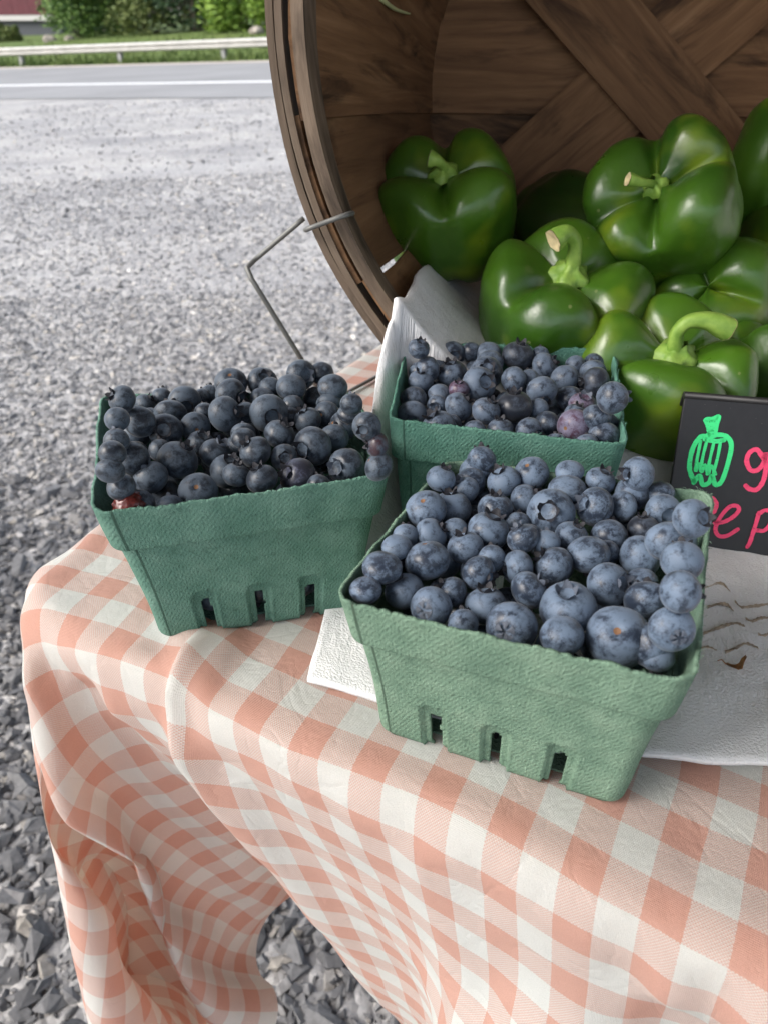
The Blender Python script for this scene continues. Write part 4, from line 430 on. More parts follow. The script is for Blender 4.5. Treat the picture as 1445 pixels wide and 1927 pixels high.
BERRIES = {
 'left': [
  (-0.1104, 0.2864, 0.0924, 0.00586, -0.691, -0.396, 0.605, 0.86, 'c', 0),
  (-0.1057, 0.2647, 0.094, 0.0049, -0.234, 0.142, -0.962, 0.95, 'n', 0),
  (-0.1141, 0.3237, 0.0727, 0.0049, 0.733, 0.226, 0.641, 0.86, 'c', 0),
  (-0.1077, 0.3301, 0.0733, 0.0049, -0.137, 0.865, 0.482, 0.95, 'n', 0),
  (-0.095, 0.3233, 0.0738, 0.00772, 0.319, -0.946, 0.064, 0.86, 'c', 0),
  (-0.0885, 0.3316, 0.0721, 0.0049, -0.113, 0.871, 0.479, 0.95, 'n', 0),
  (-0.0855, 0.3355, 0.0724, 0.0049, -0.108, 0.869, 0.483, 0.95, 'n', 0),
  (-0.0749, 0.3367, 0.0778, 0.00761, 0.085, -0.436, 0.896, 0.86, 's', 0),
  (-0.0726, 0.323, 0.0778, 0.00757, 0.882, -0.472, 0.012, 0.86, 'c', 0),
  (-0.0712, 0.3005, 0.0789, 0.00765, 0.925, -0.249, 0.287, 0.86, 'c', 0),
  (-0.0983, 0.3093, 0.0746, 0.00691, -0.137, 0.876, 0.463, 0.72, 'n', 0),
  (-0.1146, 0.3053, 0.0739, 0.00619, -0.82, -0.532, 0.209, 0.86, 's', 0),
  (-0.1092, 0.3133, 0.0706, 0.0049, -0.208, 0.152, -0.966, 0.95, 'n', 0),
  (-0.1109, 0.2945, 0.0717, 0.00631, 0.61, 0.21, 0.764, 0.86, 'c', 0),
  (-0.0964, 0.292, 0.0748, 0.00727, 0.143, -0.843, 0.519, 0.86, 'c', 0),
  (-0.0848, 0.2985, 0.0732, 0.00662, 0.344, -0.911, 0.226, 0.86, 's', 0),
  (-0.0823, 0.3086, 0.0753, 0.0049, -0.116, 0.879, 0.462, 0.95, 'n', 0),
  (-0.1041, 0.2555, 0.0892, 0.0049, -0.179, 0.882, 0.437, 0.95, 'n', 0),
  (-0.0995, 0.2379, 0.0934, 0.0049, -0.227, 0.1, -0.969, 0.95, 'n', 0),
  (-0.1077, 0.2821, 0.0678, 0.00615, 0.811, -0.176, 0.558, 0.86, 's', 1),
  (-0.0956, 0.2781, 0.0726, 0.0049, -0.155, 0.893, 0.423, 0.95, 'n', 0),
  (-0.0858, 0.2687, 0.0731, 0.00827, 0.557, 0.179, 0.811, 0.88, 'c', 0),
  (-0.0804, 0.2874, 0.0708, 0.00579, 0.391, -0.182, 0.902, 0.86, 'c', 0),
  (-0.0723, 0.2787, 0.0706, 0.00678, 0.543, 0.149, 0.826, 0.88, 'c', 0),
  (-0.0999, 0.2335, 0.0885, 0.0049, -0.193, 0.894, 0.404, 0.77, 'n', 0),
  (-0.0994, 0.2387, 0.0783, 0.00532, -0.293, -0.012, 0.956, 0.88, 'c', 0),
  (-0.094, 0.2564, 0.0721, 0.00688, -0.309, -0.014, 0.951, 0.88, 'c', 0),
  (-0.0948, 0.2406, 0.0685, 0.00632, -0.504, -0.678, 0.535, 0.86, 's', 0),
  (-0.083, 0.2413, 0.0678, 0.0049, -0.165, 0.92, 0.355, 0.76, 'n', 0),
  (-0.0735, 0.2487, 0.0699, 0.0075, 0.102, -0.626, 0.773, 0.86, 's', 0),
  (-0.065, 0.2675, 0.0684, 0.0075, 0.27, -0.184, 0.945, 0.86, 'c', 0),
  (-0.1003, 0.2325, 0.0743, 0.0049, 0.086, 0.337, 0.938, 0.86, 'r', 0),
  (-0.0601, 0.3408, 0.0767, 0.00728, 0.312, -0.614, 0.725, 0.86, 'c', 0),
  (-0.0554, 0.3342, 0.0768, 0.00529, -0.11, 0.215, -0.97, 0.85, 'n', 0),
  (-0.0411, 0.3429, 0.0795, 0.00729, 0.513, -0.793, 0.327, 0.86, 'c', 0),
  (-0.0313, 0.3477, 0.0781, 0.0062, -0.062, 0.239, -0.969, 0.95, 'n', 0),
  (-0.0446, 0.3304, 0.0785, 0.00675, -0.09, 0.218, -0.972, 0.78, 'n', 0),
  (-0.0246, 0.3291, 0.079, 0.00679, -0.05, 0.222, -0.974, 0.79, 'n', 0),
  (-0.0581, 0.3255, 0.0752, 0.00541, -0.116, 0.201, -0.973, 0.72, 'n', 0),
  (-0.0341, 0.3364, 0.0699, 0.00591, -0.066, 0.207, -0.976, 0.93, 'n', 0),
  (-0.043, 0.3185, 0.0748, 0.0049, -0.087, 0.196, -0.977, 0.84, 'n', 0),
  (-0.0519, 0.3032, 0.0779, 0.00837, 0.356, -0.915, 0.188, 0.86, 'c', 0),
  (-0.0633, 0.3084, 0.0757, 0.0049, -0.09, 0.883, 0.461, 0.95, 'n', 0),
  (-0.0262, 0.3236, 0.0727, 0.00574, -0.035, 0.883, 0.469, 0.75, 'n', 0),
  (-0.0267, 0.3131, 0.0725, 0.00599, -0.454, -0.821, 0.347, 0.86, 's', 0),
  (-0.0347, 0.3043, 0.0738, 0.00618, -0.405, -0.022, 0.914, 0.88, 'c', 0),
  (-0.0186, 0.3036, 0.0712, 0.00692, -0.829, -0.339, 0.444, 0.86, 's', 0),
  (-0.0067, 0.2577, 0.0944, 0.00548, -0.272, -0.956, 0.111, 0.86, 'c', 0),
  (-0.0449, 0.2841, 0.0771, 0.00656, 0.517, 0.089, 0.852, 0.88, 'c', 0),
  (-0.022, 0.2914, 0.0716, 0.00629, -0.035, 0.903, 0.429, 0.86, 'n', 0),
  (-0.0305, 0.2794, 0.0737, 0.00826, -0.56, -0.802, 0.206, 0.86, 'c', 0),
  (-0.0026, 0.2555, 0.0874, 0.0049, -0.968, -0.221, 0.12, 0.86, 'c', 2),
  (-0.0021, 0.2525, 0.0793, 0.00579, -0.803, 0.055, 0.593, 0.86, 's', 0),
  (-0.0159, 0.2702, 0.0688, 0.00785, -0.55, -0.722, 0.419, 0.86, 'c', 0),
  (-0.0418, 0.2716, 0.0728, 0.0055, 0.216, -0.874, 0.434, 0.86, 'c', 0),
  (-0.0353, 0.2611, 0.0696, 0.0076, -0.654, -0.489, 0.578, 0.86, 'c', 3),
  (-0.0489, 0.2545, 0.0724, 0.00625, -0.361, 0.12, 0.925, 0.86, 'c', 0),
  (-0.0533, 0.2697, 0.0764, 0.00659, -0.603, -0.069, 0.795, 0.86, 'c', 0),
  (-0.0595, 0.2789, 0.0779, 0.0049, -0.126, 0.146, -0.981, 0.77, 'n', 0),
  (-0.0613, 0.2877, 0.0758, 0.0049, -0.096, 0.894, 0.437, 0.72, 'n', 0),
  (-0.0264, 0.2548, 0.0689, 0.0049, -0.05, 0.928, 0.37, 0.95, 'n', 0),
  (-0.0428, 0.3078, 0.0733, 0.0049, -0.062, 0.889, 0.454, 0.95, 'n', 0),
  (-0.0151, 0.2958, 0.0812, 0.0049, -0.032, 0.189, -0.981, 0.72, 'n', 0),
  (-0.014, 0.2908, 0.0881, 0.0049, -0.021, 0.883, 0.468, 0.95, 'n', 0),
  (-0.0597, 0.2574, 0.0726, 0.00534, 0.181, 0.307, 0.934, 0.86, 'c', 0),
 ],
 'back': [
  (0.0178, 0.3613, 0.0861, 0.00542, 0.217, -0.231, 0.949, 0.86, 'c', 0),
  (0.0228, 0.3882, 0.074, 0.00709, -0.434, -0.26, 0.862, 0.86, 'c', 0),
  (0.0374, 0.3847, 0.0739, 0.00669, 0.103, -0.973, 0.207, 0.86, 'c', 0),
  (0.0476, 0.3863, 0.0748, 0.00532, 0.088, 0.264, -0.961, 0.95, 'n', 0),
  (0.0568, 0.3841, 0.0751, 0.0063, 0.105, 0.26, -0.96, 0.72, 'n', 0),
  (0.0564, 0.3733, 0.0734, 0.00706, 0.105, 0.247, -0.963, 0.87, 'n', 0),
  (0.0719, 0.3781, 0.0757, 0.00819, 0.178, 0.018, 0.984, 0.86, 'c', 4),
  (0.0843, 0.3804, 0.075, 0.0049, 0.088, 0.846, 0.526, 0.95, 'n', 0),
  (0.085, 0.3697, 0.0731, 0.00702, 0.783, -0.207, 0.587, 0.86, 'c', 0),
  (0.0298, 0.3748, 0.0713, 0.00676, 0.056, 0.249, -0.967, 0.83, 'n', 0),
  (0.0355, 0.362, 0.0721, 0.00749, -0.187, -0.002, 0.982, 0.86, 'c', 0),
  (0.0528, 0.3592, 0.0738, 0.00835, -0.033, -0.723, 0.69, 0.86, 'c', 0),
  (0.0183, 0.3642, 0.0722, 0.00537, 0.035, 0.243, -0.969, 0.95, 'n', 0),
  (0.0188, 0.3535, 0.0714, 0.0065, 0.03, -0.068, 0.997, 0.86, 'c', 0),
  (0.0475, 0.3439, 0.0743, 0.0083, 0.342, -0.787, 0.513, 0.86, 'c', 0),
  (0.0648, 0.3455, 0.0758, 0.00649, 0.89, 0.428, -0.158, 0.91, 'n', 0),
  (0.0735, 0.35, 0.0745, 0.0049, 0.087, 0.862, 0.5, 0.95, 'n', 0),
  (0.1026, 0.3747, 0.0718, 0.00521, 0.185, 0.227, -0.956, 0.95, 'n', 0),
  (0.1129, 0.3762, 0.0722, 0.00551, 0.202, 0.224, -0.953, 0.95, 'n', 0),
  (0.1099, 0.3655, 0.0719, 0.00636, 0.121, 0.852, 0.509, 0.77, 'n', 0),
  (0.0934, 0.3572, 0.0717, 0.00693, 0.173, 0.214, -0.961, 0.9, 'n', 0),
  (0.1078, 0.3508, 0.0719, 0.00782, -0.999, 0.016, -0.035, 0.86, 'n', 4),
  (0.0774, 0.3357, 0.0745, 0.00722, 0.064, -0.892, -0.447, 0.86, 'c', 0),
  (0.1003, 0.2988, 0.0876, 0.0071, 0.939, 0.325, -0.109, 0.93, 'n', 0),
  (0.0275, 0.3402, 0.0705, 0.00539, 0.053, 0.213, -0.975, 0.81, 'n', 0),
  (0.0147, 0.3381, 0.0691, 0.00629, 0.029, 0.209, -0.977, 0.8, 'n', 0),
  (0.0136, 0.3242, 0.0662, 0.00725, 0.001, -0.999, 0.044, 0.86, 'c', 0),
  (0.0369, 0.3384, 0.0739, 0.0049, -0.069, -0.174, 0.982, 0.86, 'n', 5),
  (0.0259, 0.3272, 0.0704, 0.0049, -0.337, -0.918, 0.209, 0.86, 'c', 0),
  (0.0356, 0.322, 0.0722, 0.00687, 0.706, -0.013, 0.708, 0.86, 'c', 0),
  (0.0617, 0.3195, 0.0734, 0.00826, -0.079, 0.119, 0.99, 0.86, 'n', 4),
  (0.0478, 0.3149, 0.0733, 0.00664, 0.385, -0.044, 0.922, 0.88, 'c', 0),
  (0.0924, 0.3394, 0.0685, 0.00652, 0.173, 0.188, -0.967, 0.9, 'n', 0),
  (0.0733, 0.3208, 0.0719, 0.0049, 0.143, 0.182, -0.973, 0.95, 'n', 0),
  (0.0961, 0.3274, 0.0703, 0.00651, 0.038, -0.286, 0.957, 0.86, 'n', 5),
  (0.0905, 0.3176, 0.0708, 0.00501, 0.332, 0.083, 0.94, 0.86, 'c', 0),
  (0.0871, 0.3048, 0.0706, 0.0077, -0.772, -0.62, 0.141, 0.86, 's', 5),
  (0.0766, 0.3127, 0.0672, 0.00638, 0.91, 0.38, -0.169, 0.88, 'n', 0),
  (0.0248, 0.3038, 0.0708, 0.00765, -0.49, 0.051, 0.87, 0.88, 'c', 0),
  (0.032, 0.3127, 0.0668, 0.0049, 0.851, 0.472, -0.229, 0.75, 'n', 0),
  (0.0414, 0.3024, 0.0686, 0.00541, -0.44, -0.897, -0.039, 0.86, 'c', 0),
  (0.0531, 0.303, 0.0695, 0.00602, -0.054, 0.232, 0.971, 0.86, 'c', 0),
  (0.0658, 0.3012, 0.0695, 0.00639, 0.621, -0.777, 0.097, 0.86, 'c', 0),
  (0.1026, 0.3086, 0.0698, 0.0057, 0.197, 0.148, -0.969, 0.79, 'n', 0),
  (0.099, 0.2971, 0.0691, 0.00699, 0.148, 0.887, 0.438, 0.83, 'n', 0),
  (0.0771, 0.2939, 0.0675, 0.0049, 0.119, 0.896, 0.427, 0.72, 'n', 0),
  (0.0903, 0.2915, 0.0683, 0.0049, 0.139, 0.893, 0.428, 0.72, 'n', 0),
 ],
 'front': [
  (0.0406, 0.2695, 0.0724, 0.00613, 0.071, 0.913, 0.402, 0.95, 'n', 0),
  (0.0386, 0.2695, 0.0669, 0.0069, 0.079, 0.108, -0.991, 0.95, 'n', 0),
  (0.036, 0.2629, 0.0661, 0.00614, 0.066, 0.924, 0.376, 0.89, 'n', 0),
  (0.0326, 0.2548, 0.0669, 0.00585, -0.498, 0.141, 0.856, 0.88, 'c', 0),
  (0.0228, 0.255, 0.0722, 0.00574, 0.34, 0.215, 0.916, 0.86, 'c', 0),
  (0.0487, 0.258, 0.0691, 0.00662, -0.475, 0.064, 0.878, 0.86, 'c', 0),
  (0.016, 0.236, 0.0699, 0.00746, -0.246, -0.378, 0.893, 0.86, 's', 0),
  (0.0265, 0.2445, 0.0648, 0.00775, -0.123, 0.29, 0.949, 0.86, 'c', 0),
  (0.0431, 0.2397, 0.068, 0.00654, -0.006, 0.276, 0.961, 0.86, 'c', 0),
  (0.0173, 0.2232, 0.0672, 0.00611, 0.802, 0.06, 0.595, 0.86, 'c', 0),
  (0.0386, 0.2246, 0.068, 0.00748, 0.245, 0.092, 0.965, 0.86, 'c', 0),
  (0.008, 0.2218, 0.0673, 0.0049, 0.018, 0.952, 0.304, 0.89, 'n', 0),
  (0.0045, 0.2108, 0.0706, 0.0049, 0.01, 0.011, -1.0, 0.72, 'n', 0),
  (0.0152, 0.2062, 0.0681, 0.00751, -0.177, 0.393, 0.902, 0.86, 's', 0),
  (0.0292, 0.2148, 0.0675, 0.00628, -0.318, 0.305, 0.898, 0.86, 'c', 0),
  (-0.0007, 0.1965, 0.0726, 0.00613, -0.002, -0.016, -1.0, 0.72, 'n', 0),
  (0.0069, 0.1955, 0.0631, 0.00649, -0.464, 0.227, 0.856, 0.88, 'c', 0),
  (-0.006, 0.1885, 0.0695, 0.0049, -0.013, -0.046, -0.999, 0.75, 'n', 0),
  (0.0326, 0.201, 0.0667, 0.0059, 0.727, -0.679, 0.1, 0.86, 'c', 0),
  (0.0229, 0.1952, 0.0624, 0.0056, -0.777, 0.254, 0.576, 0.86, 'c', 0),
  (0.0155, 0.1861, 0.0641, 0.00668, -0.489, -0.761, 0.426, 0.86, 'k', 0),
  (0.0343, 0.1898, 0.0615, 0.00681, -0.035, 0.323, 0.946, 0.86, 'c', 0),
  (0.0255, 0.1793, 0.0629, 0.0049, 0.076, 0.978, 0.194, 0.95, 'n', 0),
  (0.0408, 0.1772, 0.0633, 0.00799, -0.476, -0.766, 0.432, 0.86, 'k', 0),
  (0.0496, 0.2155, 0.0709, 0.00562, -0.5, 0.363, 0.786, 0.86, 'c', 0),
  (0.0511, 0.2335, 0.0648, 0.0049, 0.109, 0.939, 0.326, 0.95, 'n', 0),
  (0.0266, 0.2264, 0.0668, 0.0049, 0.056, 0.032, -0.998, 0.95, 'n', 0),
  (0.038, 0.2086, 0.0672, 0.0049, 0.093, 0.955, 0.281, 0.95, 'n', 0),
  (0.0603, 0.2614, 0.0709, 0.00698, -0.446, -0.293, 0.846, 0.86, 's', 0),
  (0.0744, 0.2566, 0.0746, 0.00516, 0.156, 0.096, -0.983, 0.72, 'n', 0),
  (0.0721, 0.2479, 0.0712, 0.00676, 0.15, 0.072, -0.986, 0.72, 'n', 0),
  (0.0859, 0.252, 0.0731, 0.00578, 0.238, -0.102, 0.966, 0.86, 'c', 0),
  (0.0981, 0.2466, 0.0794, 0.0065, -0.949, -0.269, 0.165, 0.86, 'c', 0),
  (0.0978, 0.2466, 0.0703, 0.00677, 0.287, -0.204, 0.936, 0.86, 's', 0),
  (0.0566, 0.2486, 0.0659, 0.00644, 0.743, -0.036, 0.668, 0.86, 'c', 0),
  (0.0638, 0.236, 0.0685, 0.00879, -0.342, -0.746, 0.572, 0.86, 'c', 0),
  (0.0806, 0.2367, 0.0707, 0.00724, -0.885, -0.225, 0.408, 0.86, 'c', 0),
  (0.0921, 0.239, 0.0694, 0.00566, 0.946, 0.273, -0.176, 0.75, 'n', 0),
  (0.1076, 0.2443, 0.0723, 0.0049, 0.217, 0.05, -0.975, 0.73, 'n', 0),
  (0.1061, 0.2351, 0.0699, 0.00635, 0.089, -0.96, 0.264, 0.86, 'c', 0),
  (0.0945, 0.1882, 0.098, 0.0058, 0.348, -0.734, 0.584, 0.86, 'c', 0),
  (0.0973, 0.2279, 0.0667, 0.00564, -0.104, 0.277, 0.955, 0.86, 'n', 4),
  (0.0525, 0.2241, 0.065, 0.00569, -0.624, 0.343, 0.702, 0.86, 'c', 0),
  (0.0692, 0.2229, 0.0666, 0.00595, 0.355, 0.068, 0.933, 0.88, 'c', 0),
  (0.0838, 0.2246, 0.065, 0.0068, 0.182, 0.93, 0.32, 0.95, 'n', 0),
  (0.0725, 0.2107, 0.0675, 0.00713, 0.148, -0.013, -0.989, 0.77, 'n', 0),
  (0.091, 0.2105, 0.0665, 0.00745, 0.952, 0.235, -0.197, 0.9, 'n', 0),
  (0.1051, 0.2152, 0.0701, 0.00635, -0.361, -0.647, 0.671, 0.86, 'c', 0),
  (0.09, 0.1778, 0.0895, 0.00625, 0.243, 0.922, 0.303, 0.94, 'n', 0),
  (0.0841, 0.1626, 0.0902, 0.00592, 0.965, 0.181, -0.192, 0.87, 'n', 0),
  (0.0468, 0.2054, 0.0656, 0.00595, -0.989, -0.146, 0.039, 0.86, 'c', 0),
  (0.0595, 0.2065, 0.065, 0.00722, -0.774, 0.327, 0.541, 0.86, 'c', 0),
  (0.0762, 0.1959, 0.0655, 0.00734, 0.573, -0.578, 0.581, 0.86, 'c', 0),
  (0.0877, 0.1971, 0.0662, 0.0049, 0.173, -0.054, -0.983, 0.72, 'n', 0),
  (0.0864, 0.1862, 0.0663, 0.00709, 0.23, 0.941, 0.248, 0.87, 'n', 0),
  (0.0489, 0.1937, 0.0651, 0.00631, 0.719, 0.069, 0.692, 0.86, 'c', 0),
  (0.06, 0.184, 0.0656, 0.00886, -0.213, -0.151, 0.965, 0.86, 'o', 0),
  (0.0836, 0.1605, 0.0779, 0.00652, 0.003, -0.962, 0.274, 0.86, 'k', 0),
  (0.0551, 0.1699, 0.0665, 0.00652, 0.108, -0.113, -0.988, 0.85, 'n', 0),
  (0.0727, 0.1703, 0.0655, 0.00949, -0.3, -0.513, 0.804, 0.86, 's', 0),
  (0.0827, 0.1623, 0.065, 0.0049, 0.154, -0.146, -0.977, 0.88, 'n', 0),
  (0.0806, 0.2155, 0.0643, 0.0049, 0.185, 0.936, 0.3, 0.95, 'n', 0),
  (0.0584, 0.2156, 0.0688, 0.0049, 0.136, 0.943, 0.305, 0.95, 'n', 0),
 ],
}
# ================================================================== TABLE, CLOTH, TOWEL
K_ = Vector((-.1945, .2699)); EX = Vector((.872, -.489)).normalized(); EY = Vector((-EX.y, EX.x))
def tw(u, v, z): p = K_ + EX * u + EY * v; return (p.x, p.y, z)
TL, TD = 1.52, 0.74
steel = simple('table_leg_steel', (.25, .25, .26), .5, .1, 20, metal=.6)
tbl = empty('folding_table', tw(0, 0, gz(-.19))); tag(tbl, 'folding table hidden under the checked tablecloth', 'table')
to = Vector(tw(0, 0, gz(-.19)))
bm = bmesh.new(); ring = []
for cx, cy, a0 in ((.047, .047, 180), (TL - .047, .047, 270), (TL - .047, TD - .047, 0), (.047, TD - .047, 90)):
    for k in range(7):
        a = R_(a0 + k * 15); ring.append((cx + .037 * math.cos(a), cy + .037 * math.sin(a)))
V = [Vector(tw(u, v, ZT - .0016 - (0 if l else .026))) - to for l in (0, 1) for u, v in ring]; nr = len(ring)
obj('tabletop', V, [tuple(range(nr - 1, -1, -1)), tuple(range(nr, 2 * nr))] + [(i, (i + 1) % nr, nr + (i + 1) % nr, nr + i) for i in range(nr)], simple('table_plastic', (.6, .6, .58), .6), tbl)
for u in (.26, TL - .26):
    for v_ in (.12, TD - .12):
        x, y, _ = tw(u, v_, 0)
        vv, ff = tube([Vector(tw(u, v_, gz(x) + .005)) - to, Vector(tw(u, v_, ZT - .03)) - to], .014, 10); obj('leg', vv, ff, steel, tbl, True)
# ---- cloth: sampled drape (one sample per woven check), refined by bicubic interpolation
raw = np.array(CLOTH, dtype=float).reshape(len(CLOTH), -1, 3) * 1e-4
CI0, CJ0, CS = -26, -24, .0137
def up_axis(P, k):
    n = P.shape[0]; Q = np.concatenate([2 * P[:1] - P[1:2], P, 2 * P[-1:] - P[-2:-1]]); out = []
    t = (np.arange(k) / k).reshape(1, k, *([1] * (P.ndim - 1)))
    a, b_, c, d = (Q[i:i + n - 1][:, None] for i in range(4))
    o = .5 * (2 * b_ + (c - a) * t + (2 * a - 5 * b_ + 4 * c - d) * t ** 2 + (3 * b_ - a - 3 * c + d) * t ** 3)
    return np.concatenate([o.reshape(-1, *P.shape[1:]), P[-1:]])
KU = 5
hang = (raw[..., 2] < -.262)[1:-1, 1:-1, None]
for _ in range(2):
    av = (raw[:-2, 1:-1] + raw[2:, 1:-1] + raw[1:-1, :-2] + raw[1:-1, 2:]) / 4
    raw[1:-1, 1:-1] = np.where(hang, raw[1:-1, 1:-1] * .6 + av * .4, raw[1:-1, 1:-1])
P = up_axis(up_axis(raw, KU).transpose(1, 0, 2), KU).transpose(1, 0, 2)
ui = CI0 + np.arange(P.shape[0]) / KU; vj = CJ0 + np.arange(P.shape[1]) / KU
# carry the cloth on past the sampled patch: to the right along the front edge, and back over the table
exs, eys = np.array([EX.x, EX.y, 0]), np.array([EY.x, EY.y, 0])
ci = np.concatenate([np.arange(1, 12), np.arange(14, 72, 3)]).astype(float)
P = np.concatenate([P, P[-1:] + ci[:, None, None] * CS * exs]); ui = np.concatenate([ui, ui[-1] + ci])
cj = np.concatenate([np.arange(1, 32)]).astype(float)
P = np.concatenate([P, P[:, -1:] + cj[None, :, None] * CS * eys], 1); vj = np.concatenate([vj, vj[-1] + cj])
zb = np.linspace(1, 18, 18)
last = P[:, -1:]
drop = np.concatenate([last + eys * .012 * min(1, k / 3) + np.array([0, 0, -CS * k]) for k in zb], 1)
P = np.concatenate([P, drop], 1); vj = np.concatenate([vj, vj[-1] + zb])
P[..., 2] += ZC
# small creases of real cloth
nn = np.zeros(P.shape[:2])
for a in range(P.shape[0]):
    for c in range(P.shape[1]):
        q = Vector((ui[a] * .22, vj[c] * .22, 0)); nn[a, c] = noise.noise(q) + .5 * noise.noise(q * 2.7 + Vector((9, 4, 0)))
flat = np.clip((P[..., 2] - (ZT - .003)) / .003, 0, 1)
P[..., 2] += nn * .0006 * flat
P[..., 1] -= nn * .0011 * (1 - flat); P[..., 0] -= nn * .0006 * (1 - flat)
# one pinched fold where the cloth was pushed together beside the left carton
UU, VV_ = np.meshgrid(ui, vj, indexing='ij')
pin = np.exp(-((UU - (5.45 - .10 * VV_)) / .30) ** 2) * np.clip((1.0 - VV_) / 1.2, 0, 1) * np.clip((VV_ + 6.0) / 3.0, 0, 1)
on = flat
P[..., 2] += pin * .0055 * np.clip(.35 + on, 0, 1)
P[..., 0] -= pin * .0050 * (1 - on) * EY.x; P[..., 1] -= pin * .0050 * (1 - on) * EY.y
P[..., 0] -= pin * .0022; P[..., 1] += pin * .0012
uv = np.stack(np.meshgrid(ui, vj, indexing='ij'), -1).reshape(-1, 2)
cm, t, b = mat('gingham_cotton', 0.85, 0.15)
uvn = nd(t, 'UVMap'); sx = nd(t, 'SeparateXYZ'); lk(t, uvn.outputs[0], sx.inputs[0])
wob = noisen(t, uvn.outputs[0], 9, 2)
ux = math_(t, 'ADD', sx.outputs[0], math_(t, 'MULTIPLY', math_(t, 'SUBTRACT', wob, .5), .05)); vy = math_(t, 'ADD', sx.outputs[1], math_(t, 'MULTIPLY', math_(t, 'SUBTRACT', noisen(t, uvn.outputs[0], 7, 2), .5), .05))
def stripe(x, odd):
    m = math_(t, 'MODULO', math_(t, 'ADD', x, 200.0 + odd), 2.0)
    return math_(t, 'LESS_THAN', m, 1.0)
cs = stripe(ux, 0); rs = stripe(vy, 1)          # coral warp where floor(i) even, coral weft where floor(j) odd
NTH = 24.0
def thr(x): return math_(t, 'MULTIPLY', x, NTH)
par = math_(t, 'MODULO', math_(t, 'ADD', math_(t, 'FLOOR', thr(math_(t, 'ADD', sx.outputs[0], 200))), math_(t, 'FLOOR', thr(math_(t, 'ADD', sx.outputs[1], 200)))), 2.0)
top = mixc(t, .45, mixc(t, par, cs, rs), mixc(t, .5, cs, rs))
f3 = noisen(t, uvn.outputs[0], 0.7, 5, 0.65); f4 = noisen(t, uvn.outputs[0], 30, 3, 0.6)
coral = mixc(t, f3, (0.62, 0.36, 0.287), (0.69, 0.43, 0.352)); white = mixc(t, f3, (0.68, 0.72, 0.69), (0.75, 0.785, 0.76))
col = mixc(t, top, white, coral)
col = mixc(t, 1.0, col, ramp(t, f4, [(.3, (.90, .90, .90)), (.7, (1.06, 1.06, 1.06))]), 'MULTIPLY')
# a few small specks of dirt
vo = nd(t, 'TexVoronoi'); vo.inputs['Scale'].default_value = .17; lk(t, uvn.outputs[0], vo.inputs['Vector'])
speck = math_(t, 'LESS_THAN', math_(t, 'ADD', vo.outputs['Distance'], math_(t, 'MULTIPLY', noisen(t, uvn.outputs[0], 6, 2), .03)), .042)
col = mixc(t, math_(t, 'MULTIPLY', speck, .75), col, (.16, .10, .07))
lk(t, col, b.inputs['Base Color'])
wv = math_(t, 'ADD', math_(t, 'ABSOLUTE', math_(t, 'SINE', math_(t, 'MULTIPLY', sx.outputs[0], NTH * math.pi))), math_(t, 'ABSOLUTE', math_(t, 'SINE', math_(t, 'MULTIPLY', sx.outputs[1], NTH * math.pi))))
h = math_(t, 'ADD', math_(t, 'MULTIPLY', wv, .35), math_(t, 'MULTIPLY', noisen(t, uvn.outputs[0], 3, 5, .6), 1.6))
rdg = math_(t, 'ABSOLUTE', math_(t, 'SUBTRACT', noisen(t, uvn.outputs[0], .42, 3, .5, .8), .5))
rdg2 = math_(t, 'ABSOLUTE', math_(t, 'SUBTRACT', noisen(t, uvn.outputs[0], 1.3, 2, .5, 1.2), .5))
h = math_(t, 'SUBTRACT', h, math_(t, 'ADD', math_(t, 'MULTIPLY', math_(t, 'MINIMUM', rdg, .06), 15.0), math_(t, 'MULTIPLY', math_(t, 'MINIMUM', rdg2, .05), 5.0)))
bump(t, b, h, 0.55, 0.0006)
b.inputs['Sheen Weight'].default_value = .1
tl = nd(t, 'BsdfTranslucent'); lk(t, mixc(t, 1.0, col, (1.0, .82, .72), 'MULTIPLY'), tl.inputs['Color']); mx = nd(t, 'MixShader'); mx.inputs[0].default_value = 0.42
lk(t, b.outputs[0], mx.inputs[1]); lk(t, tl.outputs[0], mx.inputs[2]); lk(t, mx.outputs[0], t.nodes['Material Output'].inputs['Surface'])
cloth = obj('tablecloth', P.reshape(-1, 3), grid_faces(P.shape[0], P.shape[1])[:, ::-1], cm, None, True, uv=uv)
tag(cloth, 'coral and white gingham tablecloth hanging in folds over the table corner', 'tablecloth')
# ---- basket frame (needed by the towel)
BC = np.array([.1748, .3865, ZC + .0051]); BN = np.array([-.127, -.979, .155]); BN /= np.linalg.norm(BN)
BU = np.array([-BN[1], BN[0], 0]); BU /= np.linalg.norm(BU); BV = np.cross(BU, BN); BV = BV if BV[2] > 0 else -BV
BR, BQ, BD = .2328, .1875, .29
def bpt(d, a, r): return BC - BN * d + r * (math.cos(a) * BU + math.sin(a) * BV)
CART = {'front': (.0559, .2148, -.3828), 'left': (-.0644, .2911, .2324), 'back': (.0608, .3379, -.1535)}
